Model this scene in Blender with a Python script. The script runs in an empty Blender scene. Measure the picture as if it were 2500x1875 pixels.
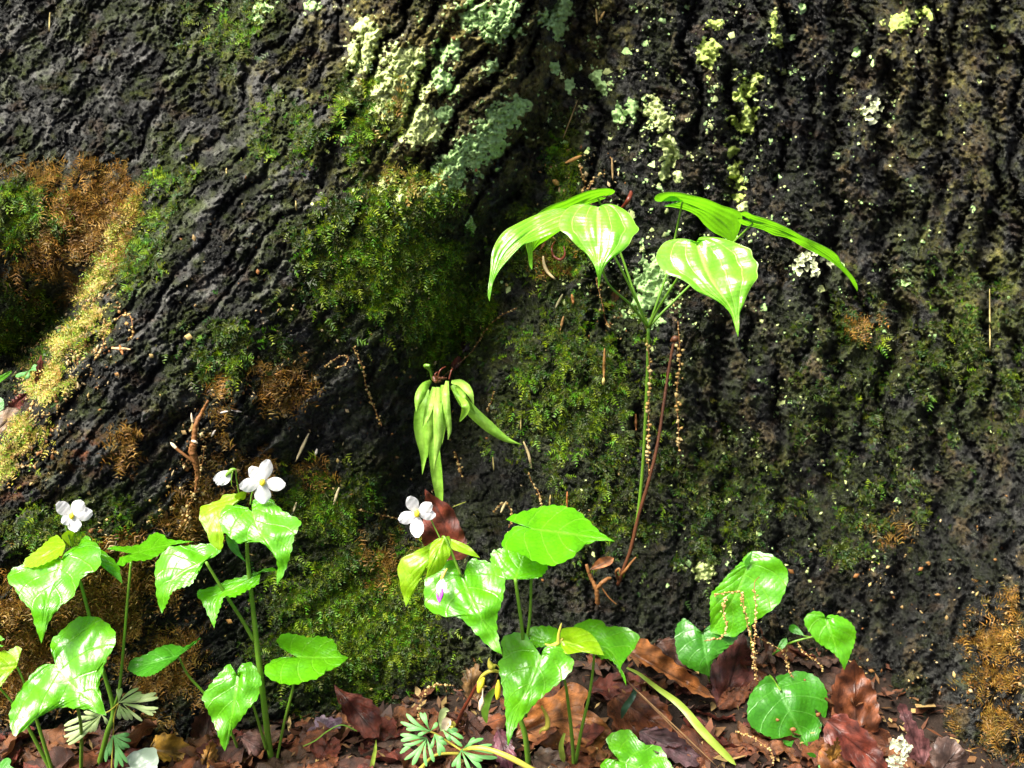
import bpy, math, random
import numpy as np
from mathutils import Vector, Matrix

random.seed(7)
RNG = np.random.default_rng(11)
SC = bpy.context.scene
COL = SC.collection

# ------------------------------------------------------------------ camera, sky, sun, exposure
CAM = np.array([0.0, -0.95, 0.57])
PITCH = math.radians(15.0)
FPX = 2681.0                                   # focal length in units of the 2500 px wide photograph
cam_data = bpy.data.cameras.new('camera')
cam_data.sensor_width = 36.0
cam_data.lens = 36.0 * FPX / 2500.0
cam_data.clip_start = 0.02
cam_data.clip_end = 500.0
cam = bpy.data.objects.new('camera', cam_data)
cam.location = CAM
cam.rotation_euler = (math.radians(90) - PITCH, 0, 0)
COL.objects.link(cam)
SC.camera = cam

SUN_EL, SUN_AZ = math.radians(56), math.radians(-138)   # azimuth from +x towards +y
to_sun = Vector((math.cos(SUN_EL) * math.cos(SUN_AZ), math.cos(SUN_EL) * math.sin(SUN_AZ), math.sin(SUN_EL)))
world = bpy.data.worlds.new('World')
SC.world = world
world.use_nodes = True
wn = world.node_tree
wn.nodes.clear()
w_out = wn.nodes.new('ShaderNodeOutputWorld')
w_bg = wn.nodes.new('ShaderNodeBackground')
w_sky = wn.nodes.new('ShaderNodeTexSky')
w_sky.sky_type = 'NISHITA'
w_sky.sun_disc = False
w_sky.sun_elevation = SUN_EL
w_sky.sun_rotation = math.atan2(to_sun.x, to_sun.y)
w_sky.air_density = 0.4
w_sky.dust_density = 4.0
w_sky.ozone_density = 0.4
w_bg.inputs['Strength'].default_value = 0.05
wn.links.new(w_sky.outputs['Color'], w_bg.inputs['Color'])
wn.links.new(w_bg.outputs['Background'], w_out.inputs['Surface'])

sun_data = bpy.data.lights.new('sun', 'SUN')
sun_data.energy = 2.2
sun_data.angle = math.radians(30)
sun_data.color = (1.0, 0.96, 0.88)
sun = bpy.data.objects.new('sun', sun_data)
sun.rotation_euler = (-to_sun).to_track_quat('-Z', 'Y').to_euler()
sun.location = to_sun * 5
COL.objects.link(sun)

SC.view_settings.view_transform = 'Standard'
SC.view_settings.look = 'None'
SC.view_settings.gamma = 1.0
SC.view_settings.use_curve_mapping = False
SC.view_settings.exposure = 2.7
SC.render.engine = 'CYCLES'
SC.cycles.max_bounces = 8
SC.cycles.transparent_max_bounces = 8

# ------------------------------------------------------------------ helpers
CP, SP = math.cos(PITCH), math.sin(PITCH)
MPX = 0.000354                                 # metres per photo pixel near the trunk

def W(px, py, y):
    """World point seen at photo pixel (px, py) that lies at depth y."""
    px = np.asarray(px, float); py = np.asarray(py, float); y = np.asarray(y, float)
    a = (px - 1250.0) / FPX
    b = -(py - 937.5) / FPX
    dy = CP + b * SP
    dz = -SP + b * CP
    t = (y - CAM[1]) / dy
    return np.stack(np.broadcast_arrays(CAM[0] + a * t, y, CAM[2] + dz * t), -1)

def hash2(ix, iy, seed):
    h = (ix.astype(np.int64) * 374761393 + iy.astype(np.int64) * 668265263 + seed * 1442695041) & 0xFFFFFFFF
    h = ((h ^ (h >> 13)) * 1274126177) & 0xFFFFFFFF
    return ((h ^ (h >> 16)) & 0xFFFFFF) / float(0xFFFFFF)

def perlin(x, y, seed=0):
    x = np.asarray(x, float); y = np.asarray(y, float)
    x0 = np.floor(x); y0 = np.floor(y)
    fx = x - x0; fy = y - y0
    ux = fx * fx * fx * (fx * (fx * 6 - 15) + 10)
    uy = fy * fy * fy * (fy * (fy * 6 - 15) + 10)
    r = 0
    for i in (0, 1):
        for j in (0, 1):
            a = hash2(x0 + i, y0 + j, seed) * 2 * math.pi
            g = np.cos(a) * (fx - i) + np.sin(a) * (fy - j)
            r = r + g * (ux if i else 1 - ux) * (uy if j else 1 - uy)
    return r * 1.5

def fbm(x, y, seed=0, octv=3):
    r = 0; a = 1.0; f = 1.0
    for k in range(octv):
        r = r + a * perlin(x * f, y * f, seed + 17 * k)
        a *= 0.5; f *= 2.03
    return r

def worley(x, y, seed=0):
    x0 = np.floor(x); y0 = np.floor(y)
    f1 = np.full(x.shape, 9.0); f2 = np.full(x.shape, 9.0); idv = np.zeros(x.shape); tilt = np.zeros(x.shape)
    for i in (-1, 0, 1):
        for j in (-1, 0, 1):
            cx = x0 + i; cy = y0 + j
            qx = cx + hash2(cx, cy, seed); qy = cy + hash2(cx, cy, seed + 5)
            d = np.hypot(qx - x, qy - y)
            h = hash2(cx, cy, seed + 9)
            near = d < f1
            f2 = np.where(near, f1, np.minimum(f2, d))
            idv = np.where(near, h, idv)
            ta = hash2(cx, cy, seed + 13) * 6.283
            tilt = np.where(near, (x - qx) * np.cos(ta) + (y - qy) * np.sin(ta), tilt)
            f1 = np.where(near, d, f1)
    return f1, f2, idv, tilt

def smooth(e0, e1, x):
    t = np.clip((x - e0) / (e1 - e0), 0, 1)
    return t * t * (3 - 2 * t)

def sig(x):
    return 1 / (1 + np.exp(-np.clip(x, -40, 40)))

def build(name, v, f, mat=None, parent=None, col=None, uv=None, smooth_shade=True, origin=None):
    """One mesh object from numpy arrays; f is an (M,3)/(M,4) array or a list of such arrays."""
    v = np.asarray(v, float).reshape(-1, 3)
    if origin is None:
        origin = np.array(parent_loc(parent)) if parent is not None else None
    me = bpy.data.meshes.new(name)
    fl = f if isinstance(f, list) else [f]
    fl = [np.asarray(q, np.int32) for q in fl if len(q)]
    nv = len(v)
    loc = v if origin is None else v - origin
    me.vertices.add(nv)
    me.vertices.foreach_set('co', loc.astype(np.float32).ravel())
    li = np.concatenate([q.ravel() for q in fl])
    tot = np.concatenate([np.full(len(q), q.shape[1], np.int32) for q in fl])
    start = np.concatenate([[0], np.cumsum(tot)[:-1]]).astype(np.int32)
    me.loops.add(len(li)); me.loops.foreach_set('vertex_index', li)
    me.polygons.add(len(tot)); me.polygons.foreach_set('loop_start', start)
    try:
        me.polygons.foreach_set('loop_total', tot)
    except Exception:
        pass
    if col is not None:
        at = me.color_attributes.new('Col', 'FLOAT_COLOR', 'POINT')
        c4 = np.ones((nv, 4), np.float32); c4[:, :3] = col
        at.data.foreach_set('color', c4.ravel())
    if uv is not None:
        ul = me.uv_layers.new(name='UVMap')
        ul.data.foreach_set('uv', np.asarray(uv, np.float32)[li].ravel())
    me.update(calc_edges=True)
    if smooth_shade:
        me.polygons.foreach_set('use_smooth', np.ones(len(tot), bool))
    if mat is not None:
        me.materials.append(mat)
    o = bpy.data.objects.new(name, me)
    COL.objects.link(o)
    if parent is not None:
        o.parent = parent
        o.location = (0, 0, 0)
    elif origin is not None:
        o.location = origin
    return o

def parent_loc(p):
    l = np.zeros(3)
    while p is not None:
        l = l + np.array(p.location); p = p.parent
    return l

def tag(o, label=None, cat=None, group=None, kind=None):
    if label: o['label'] = label
    if cat: o['category'] = cat
    if group: o['group'] = group
    if kind: o['kind'] = kind
    return o

def thing(name, loc, label, cat, group=None):
    o = bpy.data.objects.new(name, None)
    o.empty_display_size = 0.01
    COL.objects.link(o)
    o.location = tuple(float(c) for c in loc)
    return tag(o, label, cat, group)

def grid_faces(nr, nc):
    r = np.arange(nr - 1)[:, None]; c = np.arange(nc - 1)[None, :]
    a = (r * nc + c).ravel()
    return np.stack([a, a + 1, a + nc + 1, a + nc], 1)

def tube_arrays(pts, rad, seg=7, cap=True):
    pts = np.asarray(pts, float); n = len(pts)
    rad = np.broadcast_to(np.asarray(rad, float), (n,))
    tan = np.gradient(pts, axis=0)
    tan /= np.linalg.norm(tan, axis=1)[:, None] + 1e-12
    ref = np.array([0.13, -0.97, 0.2])
    a = np.cross(tan, ref); a /= np.linalg.norm(a, axis=1)[:, None] + 1e-12
    b = np.cross(tan, a)
    ang = np.linspace(0, 2 * math.pi, seg, endpoint=False)
    v = pts[:, None, :] + rad[:, None, None] * (np.cos(ang)[None, :, None] * a[:, None, :] + np.sin(ang)[None, :, None] * b[:, None, :])
    v = v.reshape(-1, 3)
    i = np.arange(n - 1)[:, None] * seg; k = np.arange(seg)[None, :]; k2 = (k + 1) % seg
    f = np.stack([(i + k), (i + k2), (i + seg + k2), (i + seg + k)], -1).reshape(-1, 4)
    t3 = []
    if cap:
        v = np.concatenate([v, pts[:1], pts[-1:]])
        m = n * seg
        for q in range(seg):
            t3.append((m, (q + 1) % seg, q)); t3.append((m + 1, (n - 1) * seg + q, (n - 1) * seg + (q + 1) % seg))
    return v, f, np.array(t3, np.int32).reshape(-1, 3)

def spline(pts, n):
    """Catmull-Rom through the rows of pts, resampled evenly along its length."""
    p = np.asarray(pts, float)
    if len(p) == 2:
        t = np.linspace(0, 1, n)[:, None]
        return p[0] * (1 - t) + p[1] * t
    q = np.concatenate([2 * p[:1] - p[1:2], p, 2 * p[-1:] - p[-2:-1]])
    out = []
    for i in range(len(p) - 1):
        t = np.linspace(0, 1, 14, endpoint=False)[:, None]
        a, b, c, d = q[i], q[i + 1], q[i + 2], q[i + 3]
        out.append(0.5 * (2 * b + (c - a) * t + (2 * a - 5 * b + 4 * c - d) * t ** 2 + (3 * b - a - 3 * c + d) * t ** 3))
    out.append(p[-1:])
    s = np.concatenate(out)
    k = min(3, s.shape[1])
    l = np.concatenate([[0], np.cumsum(np.linalg.norm(np.diff(s[:, :k], axis=0), axis=1))])
    u = np.linspace(0, l[-1], n)
    return np.stack([np.interp(u, l, s[:, j]) for j in range(s.shape[1])], 1)

def stalk(name, parent, pts, mat, seg=7, n=None, rough=0.0, **kw):
    """Tube through photo points (px, py, y, radius in px)."""
    s = spline(np.asarray(pts, float) * np.array([1, 1, 2500, 1]), n or max(8, 6 * len(pts)))
    p = W(s[:, 0], s[:, 1], s[:, 2] / 2500)
    v, f, t = tube_arrays(p, s[:, 3] * MPX, seg)
    if rough: v = v + RNG.normal(0, rough * MPX * s[:, 3].mean(), v.shape)
    return build(name, v, [f, t], mat, parent, **kw)

class Soup:
    """Collects pieces that become one mesh."""
    def __init__(self): self.v = []; self.q = []; self.t = []; self.c = []; self.n = 0
    def add(self, v, q=None, t=None, c=None):
        v = np.asarray(v, float).reshape(-1, 3)
        if q is not None and len(q): self.q.append(np.asarray(q) + self.n)
        if t is not None and len(t): self.t.append(np.asarray(t) + self.n)
        self.c.append(np.broadcast_to(np.asarray(c if c is not None else (1, 1, 1), float), (len(v), 3)))
        self.v.append(v); self.n += len(v)
    def make(self, name, mat, parent=None, **kw):
        f = []
        if self.q: f.append(np.concatenate(self.q))
        if self.t: f.append(np.concatenate(self.t))
        return build(name, np.concatenate(self.v), f, mat, parent, col=np.concatenate(self.c), **kw)

# ------------------------------------------------------------------ materials
def mat_new(name):
    m = bpy.data.materials.new(name); m.use_nodes = True
    nt = m.node_tree
    return m, nt, nt.nodes['Principled BSDF']

def N(nt, kind, **inp):
    n = nt.nodes.new(kind)
    for k, v in inp.items():
        n.inputs[k.replace('_', ' ')].default_value = v
    return n

def leaf_material(name, c1, c2, trans, tcol, rough=0.28, spec=0.6, veins='violet', bump=0.25, vein_mix=0.35):
    m, nt, b = mat_new(name)
    L = nt.links.new
    uv = nt.nodes.new('ShaderNodeUVMap'); uv.uv_map = 'UVMap'
    sep = nt.nodes.new('ShaderNodeSeparateXYZ'); L(uv.outputs['UV'], sep.inputs[0])
    def M(op, a, bb=None):
        n = nt.nodes.new('ShaderNodeMath'); n.operation = op
        for i, q in enumerate((a, bb)):
            if q is None: continue
            if isinstance(q, (int, float)): n.inputs[i].default_value = q
            else: L(q, n.inputs[i])
        return n.outputs[0]
    s = M('MULTIPLY', M('SUBTRACT', sep.outputs[0], 0.5), 2.0)
    sa = M('ABSOLUTE', s)
    if veins == 'yam':
        w = M('ABSOLUTE', M('SINE', M('MULTIPLY', sa, math.pi * 3.0)))
        cross = M('ABSOLUTE', M('SINE', M('MULTIPLY', sep.outputs[1], 90.0)))
    else:
        q = M('SUBTRACT', M('MULTIPLY', sep.outputs[1], 6.0), M('MULTIPLY', sa, 1.7))
        w = M('ABSOLUTE', M('SINE', M('MULTIPLY', q, math.pi)))
        cross = M('ABSOLUTE', M('SINE', M('MULTIPLY', M('ADD', M('MULTIPLY', sa, 5.0), q), math.pi * 2.0)))
    line = M('SUBTRACT', 1.0, M('MINIMUM', M('MULTIPLY', w, 5.5), 1.0))
    mid = M('SUBTRACT', 1.0, M('MINIMUM', M('MULTIPLY', sa, 14.0), 1.0))
    line = M('MAXIMUM', line, mid)
    geo = nt.nodes.new('ShaderNodeTexCoord')
    no = N(nt, 'ShaderNodeTexNoise', Scale=38.0, Detail=4.0, Roughness=0.6); L(geo.outputs['Object'], no.inputs['Vector'])
    mx = nt.nodes.new('ShaderNodeMix'); mx.data_type = 'RGBA'
    mx.inputs['A'].default_value = (*c1, 1); mx.inputs['B'].default_value = (*c2, 1)
    L(no.outputs['Fac'], mx.inputs['Factor'])
    vm = nt.nodes.new('ShaderNodeMix'); vm.data_type = 'RGBA'
    L(mx.outputs['Result'], vm.inputs['A'])
    vm.inputs['B'].default_value = (min(1, c2[0] * 1.8 + .04), min(1, c2[1] * 1.4 + .05), c2[2] * 3 + .03, 1)
    L(M('MULTIPLY', line, vein_mix), vm.inputs['Factor'])
    L(vm.outputs['Result'], b.inputs['Base Color'])
    b.inputs['Specular IOR Level'].default_value = spec
    rn = N(nt, 'ShaderNodeTexNoise', Scale=70.0, Detail=3.0); L(geo.outputs['Object'], rn.inputs['Vector'])
    L(M('ADD', M('MULTIPLY', rn.outputs['Fac'], 0.25), rough - 0.1), b.inputs['Roughness'])
    fn = N(nt, 'ShaderNodeTexNoise', Scale=420.0, Detail=3.0); L(geo.outputs['Object'], fn.inputs['Vector'])
    vo = nt.nodes.new('ShaderNodeTexVoronoi'); vo.feature = 'DISTANCE_TO_EDGE'; vo.inputs['Scale'].default_value = 230.0
    L(geo.outputs['Object'], vo.inputs['Vector'])
    net = M('MINIMUM', M('MULTIPLY', vo.outputs['Distance'], 6.0), 1.0)
    hv = nt.nodes.new('ShaderNodeHueSaturation'); L(vm.outputs['Result'], hv.inputs['Color'])
    L(M('ADD', M('MULTIPLY', net, 0.22), 0.84), hv.inputs['Value']); L(hv.outputs['Color'], b.inputs['Base Color'])
    h = M('ADD', M('ADD', M('MULTIPLY', line, -0.9), M('MULTIPLY', net, 0.12)), M('ADD', M('MULTIPLY', cross, 0.25), M('MULTIPLY', fn.outputs['Fac'], 0.5)))
    bp = N(nt, 'ShaderNodeBump', Strength=bump, Distance=0.0009); L(h, bp.inputs['Height'])
    L(bp.outputs['Normal'], b.inputs['Normal'])
    tr = nt.nodes.new('ShaderNodeBsdfTranslucent')
    tm = nt.nodes.new('ShaderNodeMix'); tm.data_type = 'RGBA'
    tm.inputs['A'].default_value = (*tcol, 1); tm.inputs['B'].default_value = (tcol[0] * .55, tcol[1] * .7, tcol[2] * .5, 1)
    L(line, tm.inputs['Factor']); L(tm.outputs['Result'], tr.inputs['Color'])
    ms = N(nt, 'ShaderNodeMixShader', Fac=trans)
    L(b.outputs[0], ms.inputs[1]); L(tr.outputs[0], ms.inputs[2])
    L(ms.outputs[0], nt.nodes['Material Output'].inputs['Surface'])
    return m

def vcol_material(name, rough=0.6, spec=0.4, noise=60.0, amt=0.5, bump=0.3, bdist=0.001, bscale=300.0, trans=0.0, gain=1.0):
    """Colour from the 'Col' attribute, broken up by noise, with fine relief."""
    m, nt, b = mat_new(name)
    L = nt.links.new
    at = nt.nodes.new('ShaderNodeAttribute'); at.attribute_name = 'Col'
    tc = nt.nodes.new('ShaderNodeTexCoord')
    no = N(nt, 'ShaderNodeTexNoise', Scale=noise, Detail=5.0, Roughness=0.65); L(tc.outputs['Object'], no.inputs['Vector'])
    mr = nt.nodes.new('ShaderNodeMapRange')
    mr.inputs['From Min'].default_value = 0.25; mr.inputs['From Max'].default_value = 0.75
    mr.inputs['To Min'].default_value = (1 - amt) * gain; mr.inputs['To Max'].default_value = (1 + amt) * gain
    L(no.outputs['Fac'], mr.inputs['Value'])
    mu = nt.nodes.new('ShaderNodeVectorMath'); mu.operation = 'SCALE'
    L(at.outputs['Color'], mu.inputs[0]); L(mr.outputs['Result'], mu.inputs['Scale'])
    L(mu.outputs[0], b.inputs['Base Color'])
    b.inputs['Roughness'].default_value = rough
    b.inputs['Specular IOR Level'].default_value = spec
    if bump:
        bn = N(nt, 'ShaderNodeTexNoise', Scale=bscale, Detail=5.0, Roughness=0.7); L(tc.outputs['Object'], bn.inputs['Vector'])
        bp = N(nt, 'ShaderNodeBump', Strength=bump, Distance=bdist); L(bn.outputs['Fac'], bp.inputs['Height'])
        L(bp.outputs['Normal'], b.inputs['Normal'])
    if trans:
        tr = nt.nodes.new('ShaderNodeBsdfTranslucent'); L(mu.outputs[0], tr.inputs['Color'])
        ms = N(nt, 'ShaderNodeMixShader', Fac=trans)
        L(b.outputs[0], ms.inputs[1]); L(tr.outputs[0], ms.inputs[2])
        L(ms.outputs[0], nt.nodes['Material Output'].inputs['Surface'])
    return m, nt, b

def plain_material(name, c1, c2, rough=0.5, spec=0.4, noise=80.0, trans=0.0, bump=0.2, bscale=400.0):
    m, nt, b = mat_new(name)
    L = nt.links.new
    tc = nt.nodes.new('ShaderNodeTexCoord')
    no = N(nt, 'ShaderNodeTexNoise', Scale=noise, Detail=4.0, Roughness=0.6); L(tc.outputs['Object'], no.inputs['Vector'])
    mx = nt.nodes.new('ShaderNodeMix'); mx.data_type = 'RGBA'
    mx.inputs['A'].default_value = (*c1, 1); mx.inputs['B'].default_value = (*c2, 1)
    L(no.outputs['Fac'], mx.inputs['Factor']); L(mx.outputs['Result'], b.inputs['Base Color'])
    b.inputs['Roughness'].default_value = rough; b.inputs['Specular IOR Level'].default_value = spec
    bn = N(nt, 'ShaderNodeTexNoise', Scale=bscale, Detail=3.0); L(tc.outputs['Object'], bn.inputs['Vector'])
    bp = N(nt, 'ShaderNodeBump', Strength=bump, Distance=0.0006); L(bn.outputs['Fac'], bp.inputs['Height'])
    L(bp.outputs['Normal'], b.inputs['Normal'])
    if trans:
        tr = nt.nodes.new('ShaderNodeBsdfTranslucent'); L(mx.outputs['Result'], tr.inputs['Color'])
        ms = N(nt, 'ShaderNodeMixShader', Fac=trans)
        L(b.outputs[0], ms.inputs[1]); L(tr.outputs[0], ms.inputs[2])
        L(ms.outputs[0], nt.nodes['Material Output'].inputs['Surface'])
    return m

M_BARK, _nt, _b = vcol_material('bark', 0.5, 0.26, noise=260.0, amt=0.95, bump=1.0, bdist=0.005, bscale=520.0)
# wet and dry patches: the gloss varies
_tc = _nt.nodes.new('ShaderNodeTexCoord')
_rn = N(_nt, 'ShaderNodeTexNoise', Scale=90.0, Detail=4.0); _nt.links.new(_tc.outputs['Object'], _rn.inputs['Vector'])
_mr = _nt.nodes.new('ShaderNodeMapRange'); _mr.inputs['From Min'].default_value = 0.3; _mr.inputs['From Max'].default_value = 0.7
_mr.inputs['To Min'].default_value = 0.14; _mr.inputs['To Max'].default_value = 0.5
_nt.links.new(_rn.outputs['Fac'], _mr.inputs['Value']); _nt.links.new(_mr.outputs['Result'], _b.inputs['Roughness'])
M_LICHEN = vcol_material('lichen', 0.85, 0.2, noise=220.0, amt=0.35, bump=0.8, bdist=0.002, bscale=500.0, gain=0.85)[0]
M_MOSS = vcol_material('moss', 0.5, 0.35, noise=90.0, amt=0.6, bump=0, trans=0.3)[0]
M_SOIL = vcol_material('soil', 0.9, 0.2, noise=60.0, amt=0.6, bump=0.8, bdist=0.004, bscale=180.0)[0]
M_DEAD, _nt, _b = vcol_material('dead_leaf', 0.4, 0.4, noise=110.0, amt=0.75, bump=0.6, bdist=0.0012, bscale=320.0, trans=0.1, gain=0.52)
# net of veins and patchy wetness on the dead leaves
_L = _nt.links.new
_uv = _nt.nodes.new('ShaderNodeUVMap'); _uv.uv_map = 'UVMap'
_sx = _nt.nodes.new('ShaderNodeSeparateXYZ'); _L(_uv.outputs['UV'], _sx.inputs[0])
def _m(op, a, b=0.0):
    n = _nt.nodes.new('ShaderNodeMath'); n.operation = op
    for i, q in enumerate((a, b)):
        if isinstance(q, (int, float)): n.inputs[i].default_value = q
        else: _L(q, n.inputs[i])
    return n.outputs[0]
_sa = _m('ABSOLUTE', _m('MULTIPLY', _m('SUBTRACT', _sx.outputs[0], 0.5), 2.0))
_w = _m('ABSOLUTE', _m('SINE', _m('MULTIPLY', _m('SUBTRACT', _m('MULTIPLY', _sx.outputs[1], 8.0), _m('MULTIPLY', _sa, 2.2)), math.pi)))
_line = _m('MAXIMUM', _m('SUBTRACT', 1.0, _m('MINIMUM', _m('MULTIPLY', _w, 6.0), 1.0)), _m('SUBTRACT', 1.0, _m('MINIMUM', _m('MULTIPLY', _sa, 16.0), 1.0)))
_bump = [n for n in _nt.nodes if n.bl_idname == 'ShaderNodeBump'][0]
_old = _bump.inputs['Height'].links[0].from_socket
_L(_m('ADD', _old, _m('MULTIPLY', _line, 0.7)), _bump.inputs['Height'])
_tc = _nt.nodes.new('ShaderNodeTexCoord')
_rn = N(_nt, 'ShaderNodeTexNoise', Scale=60.0, Detail=4.0); _L(_tc.outputs['Object'], _rn.inputs['Vector'])
_mr = _nt.nodes.new('ShaderNodeMapRange'); _mr.inputs['From Min'].default_value = 0.35; _mr.inputs['From Max'].default_value = 0.6
_mr.inputs['To Min'].default_value = 0.22; _mr.inputs['To Max'].default_value = 0.7
_L(_rn.outputs['Fac'], _mr.inputs['Value']); _L(_mr.outputs['Result'], _b.inputs['Roughness'])
M_STRAW = vcol_material('straw', 0.6, 0.3, noise=150.0, amt=0.4, bump=0.3, trans=0.15, gain=0.85)[0]
M_VIOLET = leaf_material('violet_leaf', (0.05, 0.27, 0.003), (0.12, 0.39, 0.005), 0.38, (0.24, 0.66, 0.008), 0.29, 0.65, 'violet', 0.4)
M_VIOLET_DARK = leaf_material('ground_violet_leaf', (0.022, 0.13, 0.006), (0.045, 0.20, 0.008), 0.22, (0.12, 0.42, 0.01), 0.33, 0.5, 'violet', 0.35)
M_YOUNG = leaf_material('young_leaf', (0.15, 0.34, 0.005), (0.26, 0.43, 0.008), 0.45, (0.46, 0.78, 0.01), 0.33, 0.5, 'violet', 0.25)
M_YAM = leaf_material('yam_leaf', (0.10, 0.37, 0.006), (0.22, 0.47, 0.03), 0.42, (0.27, 0.80, 0.01), 0.27, 0.9, 'yam', 0.3, 0.9)
M_FERN = leaf_material('fern_frond', (0.08, 0.27, 0.012), (0.26, 0.42, 0.05), 0.25, (0.3, 0.6, 0.03), 0.4, 0.4, 'strap', 0.2, 0.2)
M_GLAUCOUS = plain_material('glaucous_leaf', (0.09, 0.30, 0.07), (0.19, 0.43, 0.14), 0.5, 0.3, 60, 0.25)
M_PALE = plain_material('pale_leaf', (0.34, 0.46, 0.16), (0.52, 0.58, 0.30), 0.45, 0.35, 50, 0.3)
M_STEM = plain_material('green_stem', (0.09, 0.22, 0.012), (0.16, 0.30, 0.03), 0.38, 0.5, 50, 0.15)
M_YSTEM = plain_material('yellow_stem', (0.45, 0.40, 0.04), (0.62, 0.55, 0.10), 0.45, 0.4, 50, 0.2)
M_RSTEM = plain_material('red_stem', (0.06, 0.012, 0.006), (0.13, 0.026, 0.010), 0.4, 0.4, 50)
M_BROWN = plain_material('dead_stalk', (0.04, 0.014, 0.007), (0.13, 0.045, 0.016), 0.5, 0.4, 90, 0, 0.5)
M_TWIG = plain_material('twig', (0.08, 0.03, 0.010), (0.27, 0.12, 0.035), 0.55, 0.3, 70, 0, 0.6)
M_WOOD = plain_material('bare_wood', (0.62, 0.48, 0.30), (0.78, 0.66, 0.46), 0.6, 0.3, 90)
M_WHITE = plain_material('white_petal', (0.80, 0.80, 0.78), (0.84, 0.84, 0.83), 0.5, 0.3, 60, 0.3, 0.1)
M_YELLOW = plain_material('yellow_centre', (0.75, 0.55, 0.02), (0.80, 0.66, 0.05), 0.5, 0.3, 60)
M_PURPLE = plain_material('purple_petal', (0.30, 0.04, 0.36), (0.42, 0.10, 0.46), 0.5, 0.3, 60)
M_GRASS = plain_material('grass_blade', (0.17, 0.28, 0.02), (0.30, 0.38, 0.06), 0.4, 0.4, 40, 0.3)
M_SILVER = plain_material('silvery_leaf', (0.30, 0.40, 0.28), (0.44, 0.52, 0.42), 0.3, 0.7, 40, 0.15)
# ------------------------------------------------------------------ the tree trunk (relief laid out over the trunk's face)
def axis(a, b, lo, hi, fine, coarse):
    return np.unique(np.round(np.concatenate([np.arange(lo, a, coarse), np.arange(a, b, fine), np.arange(b, hi, coarse)]), 3))
AX = axis(-20, 2520, -800, 3300, 3.0, 11.0)
AY = axis(-20, 1890, -700, 2000, 3.0, 11.0)
PX, PY = np.meshgrid(AX, AY)

def lerp_line(py, ys, xs):
    return np.interp(py, ys, xs)
CREASE = ([-700, 0, 250, 450, 620, 800, 900, 1100, 1250, 2000], [1600, 1420, 1345, 1270, 1195, 1130, 1065, 1030, 1000, 900])
CREST = ([-700, 0, 300, 500, 700, 900, 1100, 1300, 1500, 2000], [1300, 1050, 900, 770, 600, 430, 260, 60, -180, -900])
RIDGE = ([300, 400, 494, 608, 696, 780, 848, 924, 1000, 1050, 1200, 2000], [430, 372, 330, 266, 224, 182, 121, 95, 57, 0, -220, -1500])

def base_depth(px, py):
    v = np.clip(1 - py / 1700.0, -0.3, 1.6)
    y = 0.115 * np.sign(v) * np.abs(v) ** 1.25
    r = np.clip((px - 1550) / 1000.0, 0, 3)
    y = y + 0.10 * r ** 1.6 * np.clip(1.15 - py / 1500.0, 0, 1.5)
    y = y - 0.11 * smooth(1900, 2600, px) * smooth(1000, 1850, py)
    cr = np.interp(py, *CREST)
    d = (px - cr) * 0.78
    bul = np.where(d > 0, np.exp(-(d / 430.0) ** 2), np.exp(-(d / 330.0) ** 2))
    y = y - 0.105 * bul * smooth(1900, 1350, py)
    cx = np.interp(py, *CREASE)
    dc = px - cx
    y = y + 0.075 * np.exp(-np.where(dc < 0, (dc / 70.0) ** 2, (dc / 170.0) ** 2)) * smooth(-300, 150, py) * smooth(1500, 1000, py)
    y = y + 0.03 * np.exp(-((px - 1140) / 48.0) ** 2 - ((py - 835) / 42.0) ** 2)          # the small hole above the fern
    rx = np.interp(py, *RIDGE) + 16 * perlin(px / 70, py / 55, 401) + 7 * perlin(px / 25, py / 22, 402)
    step = sig((rx - px) / 14.0) * smooth(480, 860, py)
    y = y + 0.13 * step + 0.07 * step * np.exp(-((rx - px - 40) / 90.0) ** 2) * smooth(600, 760, py) * smooth(980, 860, py)
    y = y - 0.06 * smooth(1050, 500, px) * smooth(1250, 1750, py)
    y = y + 0.06 * smooth(500, -300, px) * smooth(500, 100, py)
    return y

Y0 = base_depth(PX, PY)
cx_ = np.interp(PY, *CREASE)
cr_ = np.interp(PY, *CREST)
WL = sig((cx_ - PX) / 60.0)
psi = np.where(cx_ + 26 * perlin(PX / 24, PY / 24, 4) + 10 > PX, PX - cr_, PX)
psi = psi + 34 * fbm(PX / 190, PY / 190, 3, 2) + 9 * perlin(PX / 45, PY / 45, 8)
# long furrows that run with the grain; between them the bark stands up in rounded ridges
def furrows(coord, lines, seed, width):
    depth = np.zeros(coord.shape); near = np.full(coord.shape, 400.0)
    rag = 9.0 * perlin(PX / 15, PY / 15, seed + 2) + 5.0 * perlin(PX / 7, PY / 7, seed + 3)
    z = AY * 0
    for k, (c0, w, dep) in enumerate(lines):
        wob = 24 * perlin(AY / 210, z + k * 3.7, seed) + 9 * perlin(AY / 55, z + k * 5.1, seed + 1)
        env = smooth(-0.35, 0.15, perlin(AY / 230, z + k * 9.3, seed + 4) + dep - 0.65)
        ww = w * width * (0.75 + 0.5 * smooth(-.4, .4, perlin(AY / 120, z + k * 2.1, seed + 5)))
        dd = np.abs(coord - (c0 + wob)[:, None] + rag)
        depth = np.maximum(depth, (dep * env)[:, None] * np.exp(-np.minimum(dd / ww[:, None], 5) ** 2))
        near = np.minimum(near, dd + (60 * (1 - env))[:, None])
    return depth, near
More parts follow.
